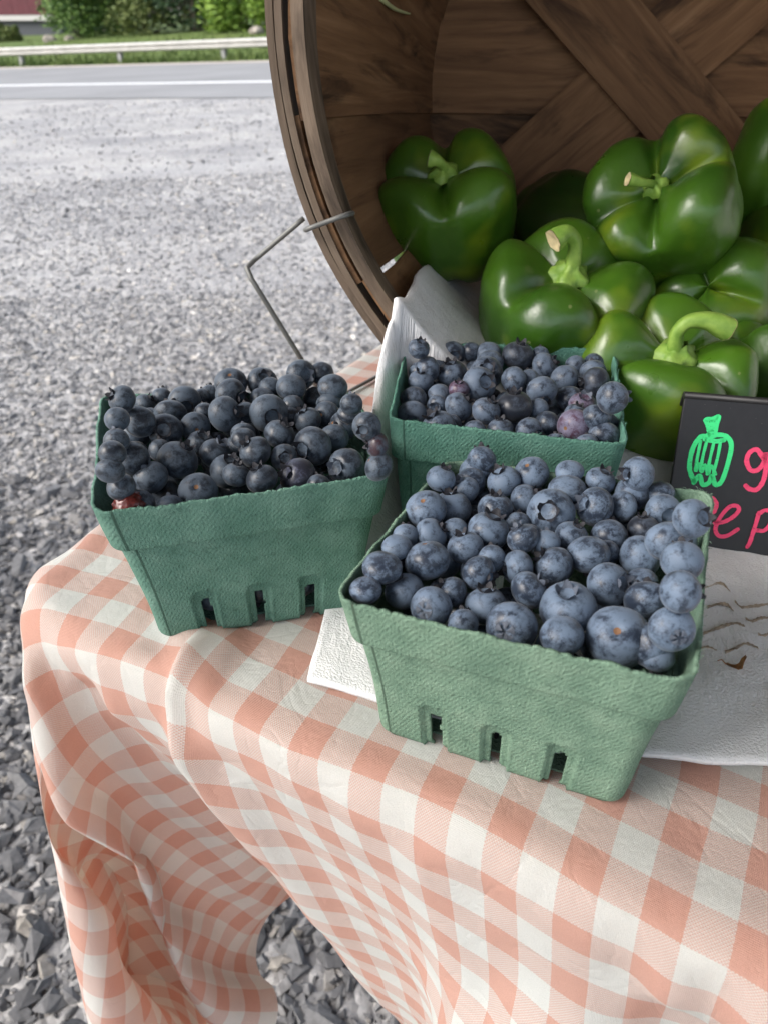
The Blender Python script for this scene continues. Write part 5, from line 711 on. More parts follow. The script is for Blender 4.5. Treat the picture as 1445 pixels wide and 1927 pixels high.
# ---- terry towel
def sst(x): x = min(1, max(0, x)); return x * x * (3 - 2 * x)
def boxdist(n, x, y):
    cx, cy, a = CART[n]; dx, dy = x - cx, y - cy; c, s = math.cos(a), math.sin(a)
    lx, ly = abs(dx * c + dy * s) - .047, abs(-dx * s + dy * c) - .047
    return math.hypot(max(lx, 0), max(ly, 0)) + min(max(lx, ly), 0)
def towel_z(x, y):
    d = 0.0
    for _ in range(3):
        z = ZT if d == 0.0 else z
        d = -float(np.dot(np.array([x, y, z]) - BC, BN))
        dd = min(max(d, 0), .25)
        r = BR - .0155 - (BR - BQ) * dd / BD - (.0065 if d < .05 else .0065 * (1 - sst((d - .05) / .08)))
        uu = float(np.dot(np.array([x, y, z]) - BC + BN * d, BU))
        q = max(r * r - uu * uu, 0) ** .5
        z = float((BC - BN * dd)[2] - q * BV[2]) + .001
    hw = z - ZT
    k = 1.0 if d > -.009 else max(0.0, 1 + (d + .009) / (.02 + .5 * max(hw, 0))) ** 1.3
    h = max(hw, 0.0) * k
    if d < -.009: h *= sst(boxdist('back', x, y) / .018)
    return ZT + .0006 + h
NP, NQ = 150, 130
V = []; UV = []
for a in range(NP):
    p = a / (NP - 1)
    for c in range(NQ):
        q = c / (NQ - 1)
        ly = .212 + q * .38; left = Vector((float(np.interp(ly, [.212, .26, .32, .36, .375, .39, .43, .47, .60], [-.031, -.026, -.014, -.004, .003, .010, .018, .027, .045])), ly))
        Rr = Vector((.40, .155)).lerp(Vector((.40, .53)), q)
        x, y = left.lerp(Rr, p)
        y -= .020 * math.sin(math.pi * min(1, p * 1.6)) * (1 - q) * (1 if p < .625 else 0)
        wob = noise.noise(Vector((x * 30, y * 30, 3)))
        x += .0012 * wob; y += .0012 * noise.noise(Vector((x * 30, y * 30, 8)))
        z = towel_z(x, y)
        nearbox = min(boxdist('front', x, y), boxdist('back', x, y))
        z += (.0012 + .0012 * noise.noise(Vector((x * 45, y * 45, 0))) + .0006 * noise.noise(Vector((x * 120, y * 120, 5)))) * sst(nearbox / .02 + .1)
        V.append((x, y, z)); UV.append((p * .43, q * .40))
tm, t, b = mat('white_terry', 0.95, 0.1)
uvn = nd(t, 'UVMap'); v_ = uvn.outputs[0]
f1 = noisen(t, v_, 900, 3, .6); f2 = noisen(t, v_, 140, 3); f3 = noisen(t, v_, 14, 4)
lk(t, ramp(t, f3, [(.3, (.70, .70, .70)), (.7, (.80, .795, .80))]), b.inputs['Base Color'])
mp = nd(t, 'Mapping'); mp.inputs['Rotation'].default_value = (0, 0, R_(52)); mp.inputs['Scale'].default_value = (1, .22, 1); lk(t, v_, mp.inputs['Vector'])
f5 = noisen(t, mp.outputs[0], 190, 2, .5)
sp = nd(t, 'SeparateXYZ'); lk(t, v_, sp.inputs[0])
pile = math_(t, 'GREATER_THAN', sp.outputs[1], .022)
hh = math_(t, 'ADD', math_(t, 'MULTIPLY', f1, 1.0), math_(t, 'MULTIPLY', math_(t, 'ADD', math_(t, 'MULTIPLY', f2, 1.0), math_(t, 'MULTIPLY', f5, 1.6)), pile))
bump(t, b, hh, 0.8, 0.0010)
b.inputs['Sheen Weight'].default_value = .3
tow = obj('towel', V, grid_faces(NP, NQ), tm, None, True, uv=UV)
tag(tow, 'white terry towel running from under the cartons into the wooden basket', 'towel')
md = tow.modifiers.new('thick', 'SOLIDIFY'); md.thickness = .0022; md.offset = 1
# stitched brown wavy lines woven into the towel, as raised thread
thread = simple('brown_thread', (.46, .37, .28), .9, .3, 400)
def surf(x, y): return towel_z(x, y) + .0034
stitches = [[(1318, 1112), (1345, 1102), (1360, 1103), (1372, 1115)], [(1330, 1146), (1352, 1140), (1368, 1142), (1378, 1152)], [(1322, 1196), (1342, 1188), (1365, 1180), (1385, 1176), (1400, 1184)],
            [(1308, 1225), (1328, 1221), (1347, 1230)], [(1363, 1232), (1385, 1222), (1405, 1216), (1425, 1222)], [(1382, 1135), (1395, 1146), (1420, 1144), (1446, 1139)], [(1402, 1168), (1415, 1172), (1430, 1167), (1447, 1165)], [(1425, 1197), (1437, 1199), (1450, 1196)]]
PT_ = R_(33.5)
def pray(x, y):
    f = np.array([0, math.cos(PT_), -math.sin(PT_)]); u_ = np.array([0, math.sin(PT_), math.cos(PT_)])
    return f + np.array([1, 0, 0]) * (x - 722.5) / 1391 - u_ * (y - 963.5) / 1391
def on_plane(x, y, z):
    r = pray(x, y); k = (z - ZC) / r[2]; return r * k + np.array([0, 0, ZC])
for st in stitches:
    pts = []
    base = spline([tuple(on_plane(x, y, ZT + .003)) for x, y in st], 14)
    mg = Merge()
    for k in range(3):
        zz = []
        for i, p in enumerate(base):
            wv = math.sin(i * 1.7 + k * 2.1) * .0010
            zz.append((p.x + wv * .3, p.y + wv, surf(p.x, p.y) + .0004 * math.cos(i * 1.9 + k * 2)))
        v, f = tube(zz, .00016, 5); mg.add(v, f)
    mg.build('stitched_line', thread, tow, True)
# dry leaf flake
lp = on_plane(1385, 1260, ZT + .003); lz = surf(lp[0], lp[1])
lf = Merge()
prof_ = [(-.0052, .0012, .0012), (-.003, 0, .0006), (-.001, -.0014, .0008), (.0008, -.0012, .0016), (.002, .0006, .0034), (.0042, .0024, .0052)]
V = []
for i, (x, y, z) in enumerate(prof_):
    x, y, z = x * .8, y * .8, z * .8
    wd = (.0002, .0006, .0014, .0016, .0012, .0004)[i]
    for k in (-1, 0, 1): V.append((lp[0] + x, lp[1] + y + k * wd, lz + z + abs(k) * .0009))
lf.add(V, grid_faces(6, 3))
v, f = tube([(lp[0] - .0075, lp[1] + .0022, lz + .0018), (lp[0] - .0058, lp[1] + .0025, lz + .0022), (lp[0] - .0042, lp[1] + .001, lz + .0009)], .00028, 5); lf.add(v, f)
fl = lf.build('dry_leaf', simple('dry_leaf_brown', (.25, .12, .045), .6, .4, 500), None, True)
fl.modifiers.new('t', 'SOLIDIFY').thickness = .0002
tag(fl, 'tiny curled brown dry leaf lying on the white towel', 'leaf')
# ================================================================== BASKET
def wood_mat(name, c0, c1, c2, streak=1.0):
    m, t, b = mat(name, 0.75, 0.3)
    uvn = nd(t, 'UVMap'); oi = nd(t, 'ObjectInfo'); mp = nd(t, 'Mapping'); mp.inputs['Scale'].default_value = (7, 90, 1)
    cb = nd(t, 'CombineXYZ'); lk(t, math_(t, 'MULTIPLY', oi.outputs['Random'], 31), cb.inputs[0]); lk(t, math_(t, 'MULTIPLY', oi.outputs['Random'], 77), cb.inputs[1])
    lk(t, uvn.outputs[0], mp.inputs['Vector']); lk(t, cb.outputs[0], mp.inputs['Location'])
    g = noisen(t, mp.outputs[0], 1.0, 6, .65, .6)
    mp2 = nd(t, 'Mapping'); mp2.inputs['Scale'].default_value = (9, 34, 1); lk(t, uvn.outputs[0], mp2.inputs['Vector']); lk(t, cb.outputs[0], mp2.inputs['Location'])
    s = noisen(t, mp2.outputs[0], 1.0, 5, .6, .8)
    base = ramp(t, g, [(.25, c0), (.55, c1), (.8, c2)])
    dark = ramp(t, s, [(.52, (1, 1, 1)), (.68, (.22, .21, .21))])
    tone = nd(t, 'MapRange'); lk(t, oi.outputs['Random'], tone.inputs[0]); tone.inputs[3].default_value = .8; tone.inputs[4].default_value = 1.15
    col = mixc(t, streak, base, dark, 'MULTIPLY')
    tv = nd(t, 'CombineColor')
    for k in range(3): lk(t, tone.outputs[0], tv.inputs[k])
    col = mixc(t, 1.0, col, tv.outputs[0], 'MULTIPLY')
    lk(t, col, b.inputs['Base Color']); bump(t, b, g, .7, .0012)
    return m
WB = wood_mat('basket_wood', (.095, .046, .021), (.20, .106, .050), (.31, .18, .092), 1.0)
WR = wood_mat('hoop_wood', (.085, .060, .040), (.165, .12, .085), (.25, .195, .145), 0.9)
bo_ = Vector(BC - BV * BR); bo_.z = ZT + .001
bsk = empty('bushel_basket', bo_); tag(bsk, 'big round wooden slat basket lying on its side and full of green peppers', 'basket')
def slab(name, fn, lens, nu, nv, thick, m, parent):
    """curved board: fn(s, w, k) -> point, k = 0 inner face, 1 outer face; lens = (length, width) in metres"""
    V, UV = [], []
    for k in (0, 1):
        for i in range(nu):
            for j in range(nv):
                s, w_ = i / (nu - 1), j / (nv - 1)
                V.append(Vector(fn(s, w_, k)) - bo_); UV.append((s * lens[0], w_ * lens[1]))
    f1 = grid_faces(nu, nv); n = nu * nv; F = [tuple(q) for q in f1[:, ::-1]] + [tuple(q + n) for q in f1]
    a = np.arange(n).reshape(nu, nv); rim = list(a[:, 0]) + list(a[-1, 1:]) + list(a[-2::-1, -1]) + list(a[0, -2:0:-1])
    for p, q in zip(rim, rim[1:] + rim[:1]): F.append((p, q, q + n, p + n))
    o = obj(name, V, F, m, parent, False, uv=UV)
    return o
bounds = [174, 191.5, 213, 235, 257, 278, 300, 322, 344, 366, 388, 410, 432, 454, 474, 494, 514, 534]
def rw_(d): return BR - .0125 - (BR - BQ) * min(d, BD) / BD - .004 * math.sin(math.pi * min(d / BD, 1))
for i in range(len(bounds) - 1):
    a0, a1 = R_(bounds[i] - .35), R_(bounds[i + 1] + .35)
    if i == 1: a1 = R_(bounds[2] - .05)
    jr = .0016 if i % 2 else -.0016
    if i == 2: a0 = R_(bounds[2] - .35)
    def fn(s, w_, k, a0=a0, a1=a1, jr=jr, i=i):
        d = .001 + s * (BD + .002)
        aa0, aa1 = a0, a1
        if i == 2: aa0 = a0 + R_(1.1) * max(0, min(1, 1.6 - abs(d - .045) / .032))
        if i in (0, 1): sk = R_(-4.5) * s; aa1 = a1 + (sk if i == 0 else 0); aa0 = a0 + (sk if i == 1 else 0)
        wv = .0009 * noise.noise(Vector((s * 4, w_ * 3, i * 5.1)))
        return bpt(d, aa0 + (aa1 - aa0) * w_, rw_(d) + jr + wv + (.0028 if k else 0))
    slab('stave', fn, (BD, .085), 12, 7, .003, WB, bsk)
def hoop(name, r0, r1, d0, d1, m, seed, amp=.0007, parent=bsk):
    N = 128; V, UV, F = [], [], []
    for i in range(N + 1):
        a = 2 * math.pi * i / N
        wv = amp * noise.noise(Vector((math.cos(a) * 3, math.sin(a) * 3, seed))); we = .0012 * noise.noise(Vector((math.cos(a) * 4, math.sin(a) * 4, seed + 3)))
        for r, d in ((r0, d0), (r0, d1), (r1, d1), (r1, d0), (r0, d0)):
            V.append(Vector(bpt(d + we, a, r + wv)) - bo_)
        for q, vv in enumerate((0, d1 - d0, d1 - d0 + (r1 - r0), 2 * (d1 - d0) + r1 - r0, 2 * (d1 - d0) + 2 * (r1 - r0))): UV.append((a * BR, vv))
    return obj(name, V, grid_faces(N + 1, 5), m, parent, False, uv=UV)
hoop('inner_hoop', BR - .0195, BR - .0135, -.003, .026, WR, 1)
hoop('outer_hoop', BR - .0088, BR - .0052, -.001, .027, WR, 5, .0010)
hoop('outer_hoop', BR - .0042, BR - .0005, .0005, .029, WR, 9, .0010)
hoop('middle_hoop', BR - (BR - BQ) * .52 - .0065, BR - (BR - BQ) * .52 - .003, BD * .5, BD * .58, WR, 12)
# base: boards lying across, then two crossing slats on top
be = [-.19, -.105, -.0225, .042, .115, .19]
def disc_board(name, v0, v1, d0, th, ang=0.0, rad=BQ - .006, m=WB, bow=0.0):
    c, s = math.cos(ang), math.sin(ang)
    def fn(p, w_, k):
        v = v0 + (v1 - v0) * w_; hl = max(rad * rad - v * v, 1e-6) ** .5; u_ = -hl + 2 * hl * p
        d = d0 + (th if k else 0) - bow * (1 - abs(u_) / rad)
        return BC - BN * d + (u_ * c - v * s) * BU + (u_ * s + v * c) * BV
    return slab(name, fn, (2 * rad, v1 - v0), 24, 9, th, m, bsk)
for i in range(5): disc_board('base_board', be[i] - (.003 if i % 2 else -.0004), be[i + 1] + (.003 if i % 2 else -.0004), BD - .002 + .0046 * (i % 2), .004, rad=BQ + .003)
disc_board('base_slat', -.021, .043, BD - .0075, .0034, R_(42), bow=.001)
disc_board('base_slat', -.030, .026, BD - .0125, .0034, R_(-41.5), bow=.002)
# wire bail
wire = simple('handle_wire', (.16, .16, .15), .5, .2, 60, metal=.35)
def pix(x, y, t): return Vector(pray(x, y) * t + np.array([0, 0, ZC]))
a1 = bpt(.012, R_(-157.5), BR + .004); c1a = pix(480, 488, .405); c1 = pix(465, 503, .402); c1b = pix(474, 525, .402); mid = pix(567, 675, .432)
c2 = on_plane(628, 764, ZT + .003); c2b = on_plane(650, 740, ZT + .003); a2 = on_plane(735, 694, ZT + .003)
pts = [tuple(a1), tuple(c1a), tuple(c1), tuple(c1b), tuple(mid), tuple(Vector(c2) + Vector((-.004, -.004, .001))), tuple(c2), tuple(c2b), tuple(a2)]
def poly(pts, n=6):
    out = []
    for p, q in zip(pts[:-1], pts[1:]):
        for k in range(n): out.append(Vector(p).lerp(Vector(q), k / n))
    return out + [Vector(pts[-1])]
v, f = tube([p - bo_ for p in poly(pts)], .0014, 8); hd = obj('wire_handle', v, f, wire, bsk, True)
# staple wrapped over the rim
ang = R_(-156.2)
wr = [bpt(.030, ang, BR + .0030), bpt(.012, ang, BR + .0035), bpt(-.0045, ang + .003, BR + .001), bpt(-.0062, ang + .006, BR - .010), bpt(-.0050, ang + .010, BR - .0205), bpt(.006, ang + .011, BR - .0222), bpt(.012, ang + .011, BR - .021)]
v, f = tube([p - bo_ for p in spline([tuple(q) for q in wr], 6)], .0013, 8); obj('wire_staple', v, f, wire, hd, True)
# dry green tendril stuck in the side
td = [bpt(.118, R_(172.4), .196), bpt(.14, R_(172.6), .190), bpt(.165, R_(171.8), .186), bpt(.192, R_(170.6), .186)]
v, f = tube(spline([tuple(q) for q in td], 8), [.0016 - .0012 * k / 24 for k in range(25)], 6)
tag(obj('plant_stem', v, f, simple('dry_stem_green', (.45, .48, .24), .6), None, True), 'thin pale green plant stem caught inside the basket top', 'stem')
# ================================================================== PEPPERS
def pepper_mat(name, dark, lite, yel):
    m, t, b = mat(name, 0.2, 0.55)
    v = objvec(t)
    f = noisen(t, v, 16, 3, .5); f2 = noisen(t, v, 28, 2, .5)
    c = ramp(t, f, [(.3, dark), (.62, lite)]); c = mixc(t, ramp(t, f2, [(.55, (0, 0, 0)), (.78, (1, 1, 1))]), c, yel)
    lk(t, c, b.inputs['Base Color'])
    f3 = noisen(t, v, 45, 3, .5); f4 = noisen(t, v, 500, 2)
    n1 = bump(t, b, math_(t, 'ADD', f3, math_(t, 'MULTIPLY', noisen(t, v, 110, 3, .5), .35)), .5, .0018)
    bump(t, b, f4, .12, .0003, n1)
    lk(t, math_(t, 'ADD', math_(t, 'MULTIPLY', noisen(t, v, 60, 3), .26), .20), b.inputs['Roughness'])
    vo = nd(t, 'TexVoronoi'); vo.inputs['Scale'].default_value = 55; lk(t, v, vo.inputs['Vector'])
    sp_k = math_(t, 'LESS_THAN', math_(t, 'ADD', vo.outputs['Distance'], math_(t, 'MULTIPLY', noisen(t, v, 300, 2), .06)), .085)
    lk(t, mixc(t, math_(t, 'MULTIPLY', sp_k, .45), c, (.22, .24, .10)), b.inputs['Base Color'])
    b.inputs['Coat Weight'].default_value = .15; b.inputs['Coat Roughness'].default_value = .2
    b.inputs['Subsurface Weight'].default_value = .12; b.inputs['Subsurface Radius'].default_value = (.3, .8, .1); b.inputs['Subsurface Scale'].default_value = .004
    return m
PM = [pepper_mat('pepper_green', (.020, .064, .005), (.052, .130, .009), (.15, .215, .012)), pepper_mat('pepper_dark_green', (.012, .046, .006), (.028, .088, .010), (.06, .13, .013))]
STM, t, b = mat('pepper_stem', .5, .4)
v = objvec(t, (1, 1, 1)); f = noisen(t, v, 120, 4, .6)
lk(t, ramp(t, f, [(.3, (.12, .24, .03)), (.7, (.28, .42, .08))]), b.inputs['Base Color']); bump(t, b, f, .6, .0008)
CUT = simple('stem_cut', (.55, .46, .26), .8, .25, 300)
def pepper_mesh(lobes, phases, depth, shoulder, taper, hgt, seed, cav=.30):
    """unit pepper: radius about 1, stem up +z, height 2*hgt"""
    NT, NPH = 96, 44; V = []
    prof = [(0.001, .74), (.10, .73), (.22, .76), (.34, .85), (.48, .95), (.64, 1.0), (.80, .965), (.92, .83), (.985, .60), (1.0, .30), (.99, 0.0), (.965, -.30), (.91, -.56), (.82, -.77), (.68, -.91), (.50, -.97), (.30, -.95), (.12, -.86), (.001, -.82)]
    pr = np.array(prof); tt = np.linspace(0, 1, len(pr)); ts = np.linspace(0, 1, NPH)
    pc = np.stack([np.array(up_axis(pr, 12))[:, k] for k in (0, 1)], 1); s_ = np.linspace(0, len(pc) - 1, NPH)
    pr = np.stack([np.interp(s_, np.arange(len(pc)), pc[:, k]) for k in (0, 1)], 1)
    for i in range(NT):
        th = 2 * math.pi * i / NT
        # distance to nearest groove, and lobe amplitude
        g = 9
        for k, ph in enumerate(phases):
            dlt = abs((th - ph + math.pi) % (2 * math.pi) - math.pi); g = min(g, dlt)
        groove = math.exp(-(g / .16) ** 2) * .55 + math.exp(-(g / .45) ** 2) * .45
        lob = noise.noise(Vector((math.cos(th) * 1.1, math.sin(th) * 1.1, seed)))
        for j in range(NPH):
            r, z = pr[j]; r = max(r, 0.0)
            t_ = j / (NPH - 1)
            gd = depth * (1.15 if t_ < .3 else 1.15 - .55 * sst((t_ - .3) / .25))
            rr = r * (1 - gd * groove) * (1 + .13 * lob)
            zz = z
            if t_ < .5: zz = z - (z - .55) * groove * .75 * (1 if z > .55 else 0) + .10 * lob * sst((z - .3) * 1.4)
            else: zz = z + groove * .22 * sst((-z - .55) * 2.2) - .12 * lob * sst((-z - .4) * 2)
            rr *= 1 - taper * sst((-z + .2) / 1.1) + shoulder * sst(z)
            d = noise.noise(Vector((rr * math.cos(th) * 1.7, rr * math.sin(th) * 1.7, zz * 1.7 + seed * 3)))
            d2 = noise.noise(Vector((rr * math.cos(th) * 4 + 7, rr * math.sin(th) * 4, zz * 3 + seed)))
            rr *= 1 + .07 * d + .02 * d2
            V.append((rr * math.cos(th), rr * math.sin(th), zz * hgt + .03 * d))
    V = np.array(V)
    F = [tuple(q) for q in grid_faces(NT, NPH, True)[:, ::-1]]
    return V, F
def pepper(c, r, axis, spin, label, lobes=4, depth=.17, taper=.10, hgt=1.0, seed=1, m=0, stem=None, stem_r=.12, group='green peppers in the basket', shoulder=.04):
    root = empty('green_pepper', (c[0], c[1], c[2] + ZT)); tag(root, label, 'pepper', group)
    root.rotation_mode = 'QUATERNION'
    q = Vector(axis).normalized().to_track_quat('Z', 'Y'); root.rotation_quaternion = q @ Quaternion((0, 0, 1), spin)
    rs = random.Random(seed); ph = [2 * math.pi * (k + rs.uniform(-.14, .14)) / lobes for k in range(lobes)]
    V, F = pepper_mesh(lobes, ph, depth, shoulder, taper, hgt, seed * 1.7)
    V *= r
    o = obj('body', V, F, PM[m], root, True)
    if stem:
        # stem: points in root coordinates, units of r; a calyx ring then the curved stalk and its cut end
        z0 = V[::44, 2].mean()
        mg = Merge(); NR = 30; ring = []
        for k, (rr, zz) in enumerate(((.40, -.02), (.36, .06), (.26, .09), (.17, .12), (.13, .18))):
            for i in range(NR):
                a = 2 * math.pi * i / NR; w_ = 1 + (.14 * math.cos(5 * a + seed) + .06 * math.cos(9 * a)) * (1 if k < 2 else .3)
                ring.append((rr * w_ * r * math.cos(a) * stem_r / .14, rr * w_ * r * math.sin(a) * stem_r / .14, z0 + (zz + .02 * math.cos(5 * a + 1)) * r))
        fr = [tuple(x) for x in grid_faces(5, NR)] + [(k * NR + NR - 1, (k + 1) * NR + NR - 1, (k + 1) * NR, k * NR) for k in range(4)]
        mg.add(ring, fr)
        iq = root.rotation_quaternion.inverted(); pts = spline([tuple(iq @ Vector((x * r, -y * r, z * r)) + Vector((0, 0, z0))) for x, y, z in stem], 8); n = len(pts)
        rad = [stem_r * r * (1.35 - .5 * math.sin(math.pi * min(1, (k / (n - 1)) * 1.1)) + (.35 * max(0, k / (n - 1) - .8) * 5 * .35)) for k in range(n)]
        V2, F2 = tube(pts, rad, 14, False)
        # ribs on the stalk
        V2 = [p + (p - pts[i // 14]) * (.07 * math.cos((i % 14) * 2 * math.pi * 5 / 14)) for i, p in enumerate(V2)]
        mg.add(V2, F2)
        so = mg.build('stem', STM, root, True)
        e = V2[-14:]; cen = sum(e, Vector()) / 14; dr = (pts[-1] - pts[-2]).normalized()
        obj('cut_end', [p + dr * .0003 for p in e] + [cen - dr * .0012], [(k, (k + 1) % 14, 14) for k in range(14)], CUT, so, False)
    return root
pepper((.0423, .506, .1215), .0455, (-.20, -.34, .90), 0.4, 'green pepper resting against the left side of the basket, with a short brown stem stub', depth=.12, hgt=.86, seed=3, stem=[(0, 0, 0), (-.02, .10, .12), (-.10, .18, .20), (-.20, .16, .22)], stem_r=.075)
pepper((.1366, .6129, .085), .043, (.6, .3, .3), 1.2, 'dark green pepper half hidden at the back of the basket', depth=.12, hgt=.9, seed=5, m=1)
pepper((.1762, .4842, .1245), .0465, (-.52, -.46, .62), 2.2, 'large glossy green pepper on top of the pile with a thin pointed stem', depth=.12, hgt=.92, taper=.14, seed=8, stem=[(0, 0, 0), (-.08, .10, .06), (-.24, .18, .09), (-.42, .20, .13)], stem_r=.055)
pepper((.1042, .437, .0780), .0505, (.06, -.30, .95), 0.35, 'wide green pepper behind the back carton with a pale curved cut stem', depth=.11, hgt=.78, taper=.08, seed=12, stem=[(0, 0, 0), (.02, .05, .20), (.0, .08, .40), (-.12, .12, .50), (-.26, .18, .44)], stem_r=.085)
pepper((.2766, .5397, .1344), .046, (.3, .2, .9), 0.2, 'green pepper at the upper right edge of the picture', depth=.11, seed=15)
pepper((.215, .468, .0735), .0425, (.5, .55, -.5), 1.0, 'green pepper showing two rounded bottom lobes, under the large one at the right', lobes=3, depth=.14, hgt=.95, seed=18)
pepper((.2688, .505, .0890), .036, (.3, .5, .7), 0.4, 'green pepper peeking in at the right edge above the two-lobed one', depth=.11, seed=21)
pepper((.1560, .388, .0455), .0460, (.04, -.28, .95), 0.25, 'green pepper just behind the black sign with a big curved green stem', depth=.12, hgt=.98, taper=.12, seed=24, stem=[(0, 0, 0), (-.06, .05, .16), (-.07, .08, .32), (.03, .10, .44), (.24, .12, .45), (.48, .14, .36)], stem_r=.088, m=0)
pepper((.232, .412, .046), .034, (.2, .3, .9), 0.7, 'small green pepper behind the right part of the sign', depth=.11, seed=27)
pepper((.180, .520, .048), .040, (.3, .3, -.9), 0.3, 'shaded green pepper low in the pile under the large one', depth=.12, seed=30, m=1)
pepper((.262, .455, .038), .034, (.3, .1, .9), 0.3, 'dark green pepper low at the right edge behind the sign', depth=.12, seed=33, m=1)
# ================================================================== PULP CARTONS
def pulp_mat(name, c0, c1, c2):
    m, t, b = mat(name, 0.95, 0.1)
    uvn = nd(t, 'UVMap'); v = uvn.outputs[0]
    f1 = noisen(t, v, 900, 3, .7); f2 = noisen(t, v, 60, 5, .6); f3 = noisen(t, v, 260, 4, .7)
    col = ramp(t, f2, [(.3, c0), (.5, c1), (.72, c2)])
    col = mixc(t, ramp(t, f3, [(.54, (0, 0, 0)), (.74, (.7, .7, .7))]), col, tuple(x * .55 for x in c0))
    col = mixc(t, ramp(t, f1, [(.62, (0, 0, 0)), (.80, (.5, .5, .5))]), col, tuple(min(1, x * 1.7 + .05) for x in c2))
    st_ = noisen(t, v, 22, 4, .6, .5)
    col = mixc(t, ramp(t, st_, [(.58, (0, 0, 0)), (.74, (.45, .45, .45))]), col, tuple(x * .62 for x in c0))
    mf = nd(t, 'Mapping'); mf.inputs['Scale'].default_value = (1, .16, 1); mf.inputs['Rotation'].default_value = (0, 0, R_(-25)); lk(t, v, mf.inputs['Vector'])
    fb_ = noisen(t, mf.outputs[0], 1500, 2, .5, 1.0)
    col = mixc(t, ramp(t, fb_, [(.66, (0, 0, 0)), (.76, (.6, .6, .6))]), col, tuple(min(1, x * 1.5 + .06) for x in c2))
    lk(t, col, b.inputs['Base Color'])
    mp = nd(t, 'Mapping'); mp.inputs['Rotation'].default_value = (0, 0, R_(38)); lk(t, v, mp.inputs['Vector'])
    sp = nd(t, 'SeparateXYZ'); lk(t, mp.outputs[0], sp.inputs[0])
    tw_ = math_(t, 'MULTIPLY', math_(t, 'SINE', math_(t, 'MULTIPLY', sp.outputs[0], 2 * math.pi * 620)), math_(t, 'ADD', .4, math_(t, 'MULTIPLY', math_(t, 'SINE', math_(t, 'MULTIPLY', sp.outputs[1], 2 * math.pi * 420)), .35)))
    h = math_(t, 'ADD', math_(t, 'MULTIPLY', tw_, .10), math_(t, 'ADD', math_(t, 'MULTIPLY', f1, .8), math_(t, 'MULTIPLY', f2, 1.0)))
    bump(t, b, h, 1.0, .0012)
    return m
PULP = {'left': pulp_mat('pulp_teal', (.085, .178, .135), (.115, .222, .172), (.152, .265, .210)), 'front': pulp_mat('pulp_sage', (.120, .200, .143), (.162, .255, .182), (.210, .305, .222)),
        'back': pulp_mat('pulp_blue_green', (.075, .185, .140), (.102, .232, .178), (.140, .278, .216))}
CT, CB_, CH = .0533, .0450, .0740
def sq_ring(hs, rc, n_side=92, n_cor=12):
    """rounded square outline, anticlockwise from the middle of the right side: (x, y, side, s)"""
    out = []
    for k in range(4):
        a0 = k * 90 - 90
        for i in range(n_side):     # straight side (outward normal at angle a0)
            s = -1 + 2 * i / n_side; L = hs - rc
            x, y = s * L, -hs; a = R_(k * 90)
            out.append((x * math.cos(a) - y * math.sin(a), x * math.sin(a) + y * math.cos(a), k * 90 - 90, s))
        for i in range(n_cor):
            th = R_(-90 + 90 * i / n_cor); x, y = (hs - rc) + rc * math.cos(th), -(hs - rc) + rc * math.sin(th); a = R_(k * 90)
            out.append((x * math.cos(a) - y * math.sin(a), x * math.sin(a) + y * math.cos(a), k * 90 - 90 + 90 * i / n_cor, None))
    return out
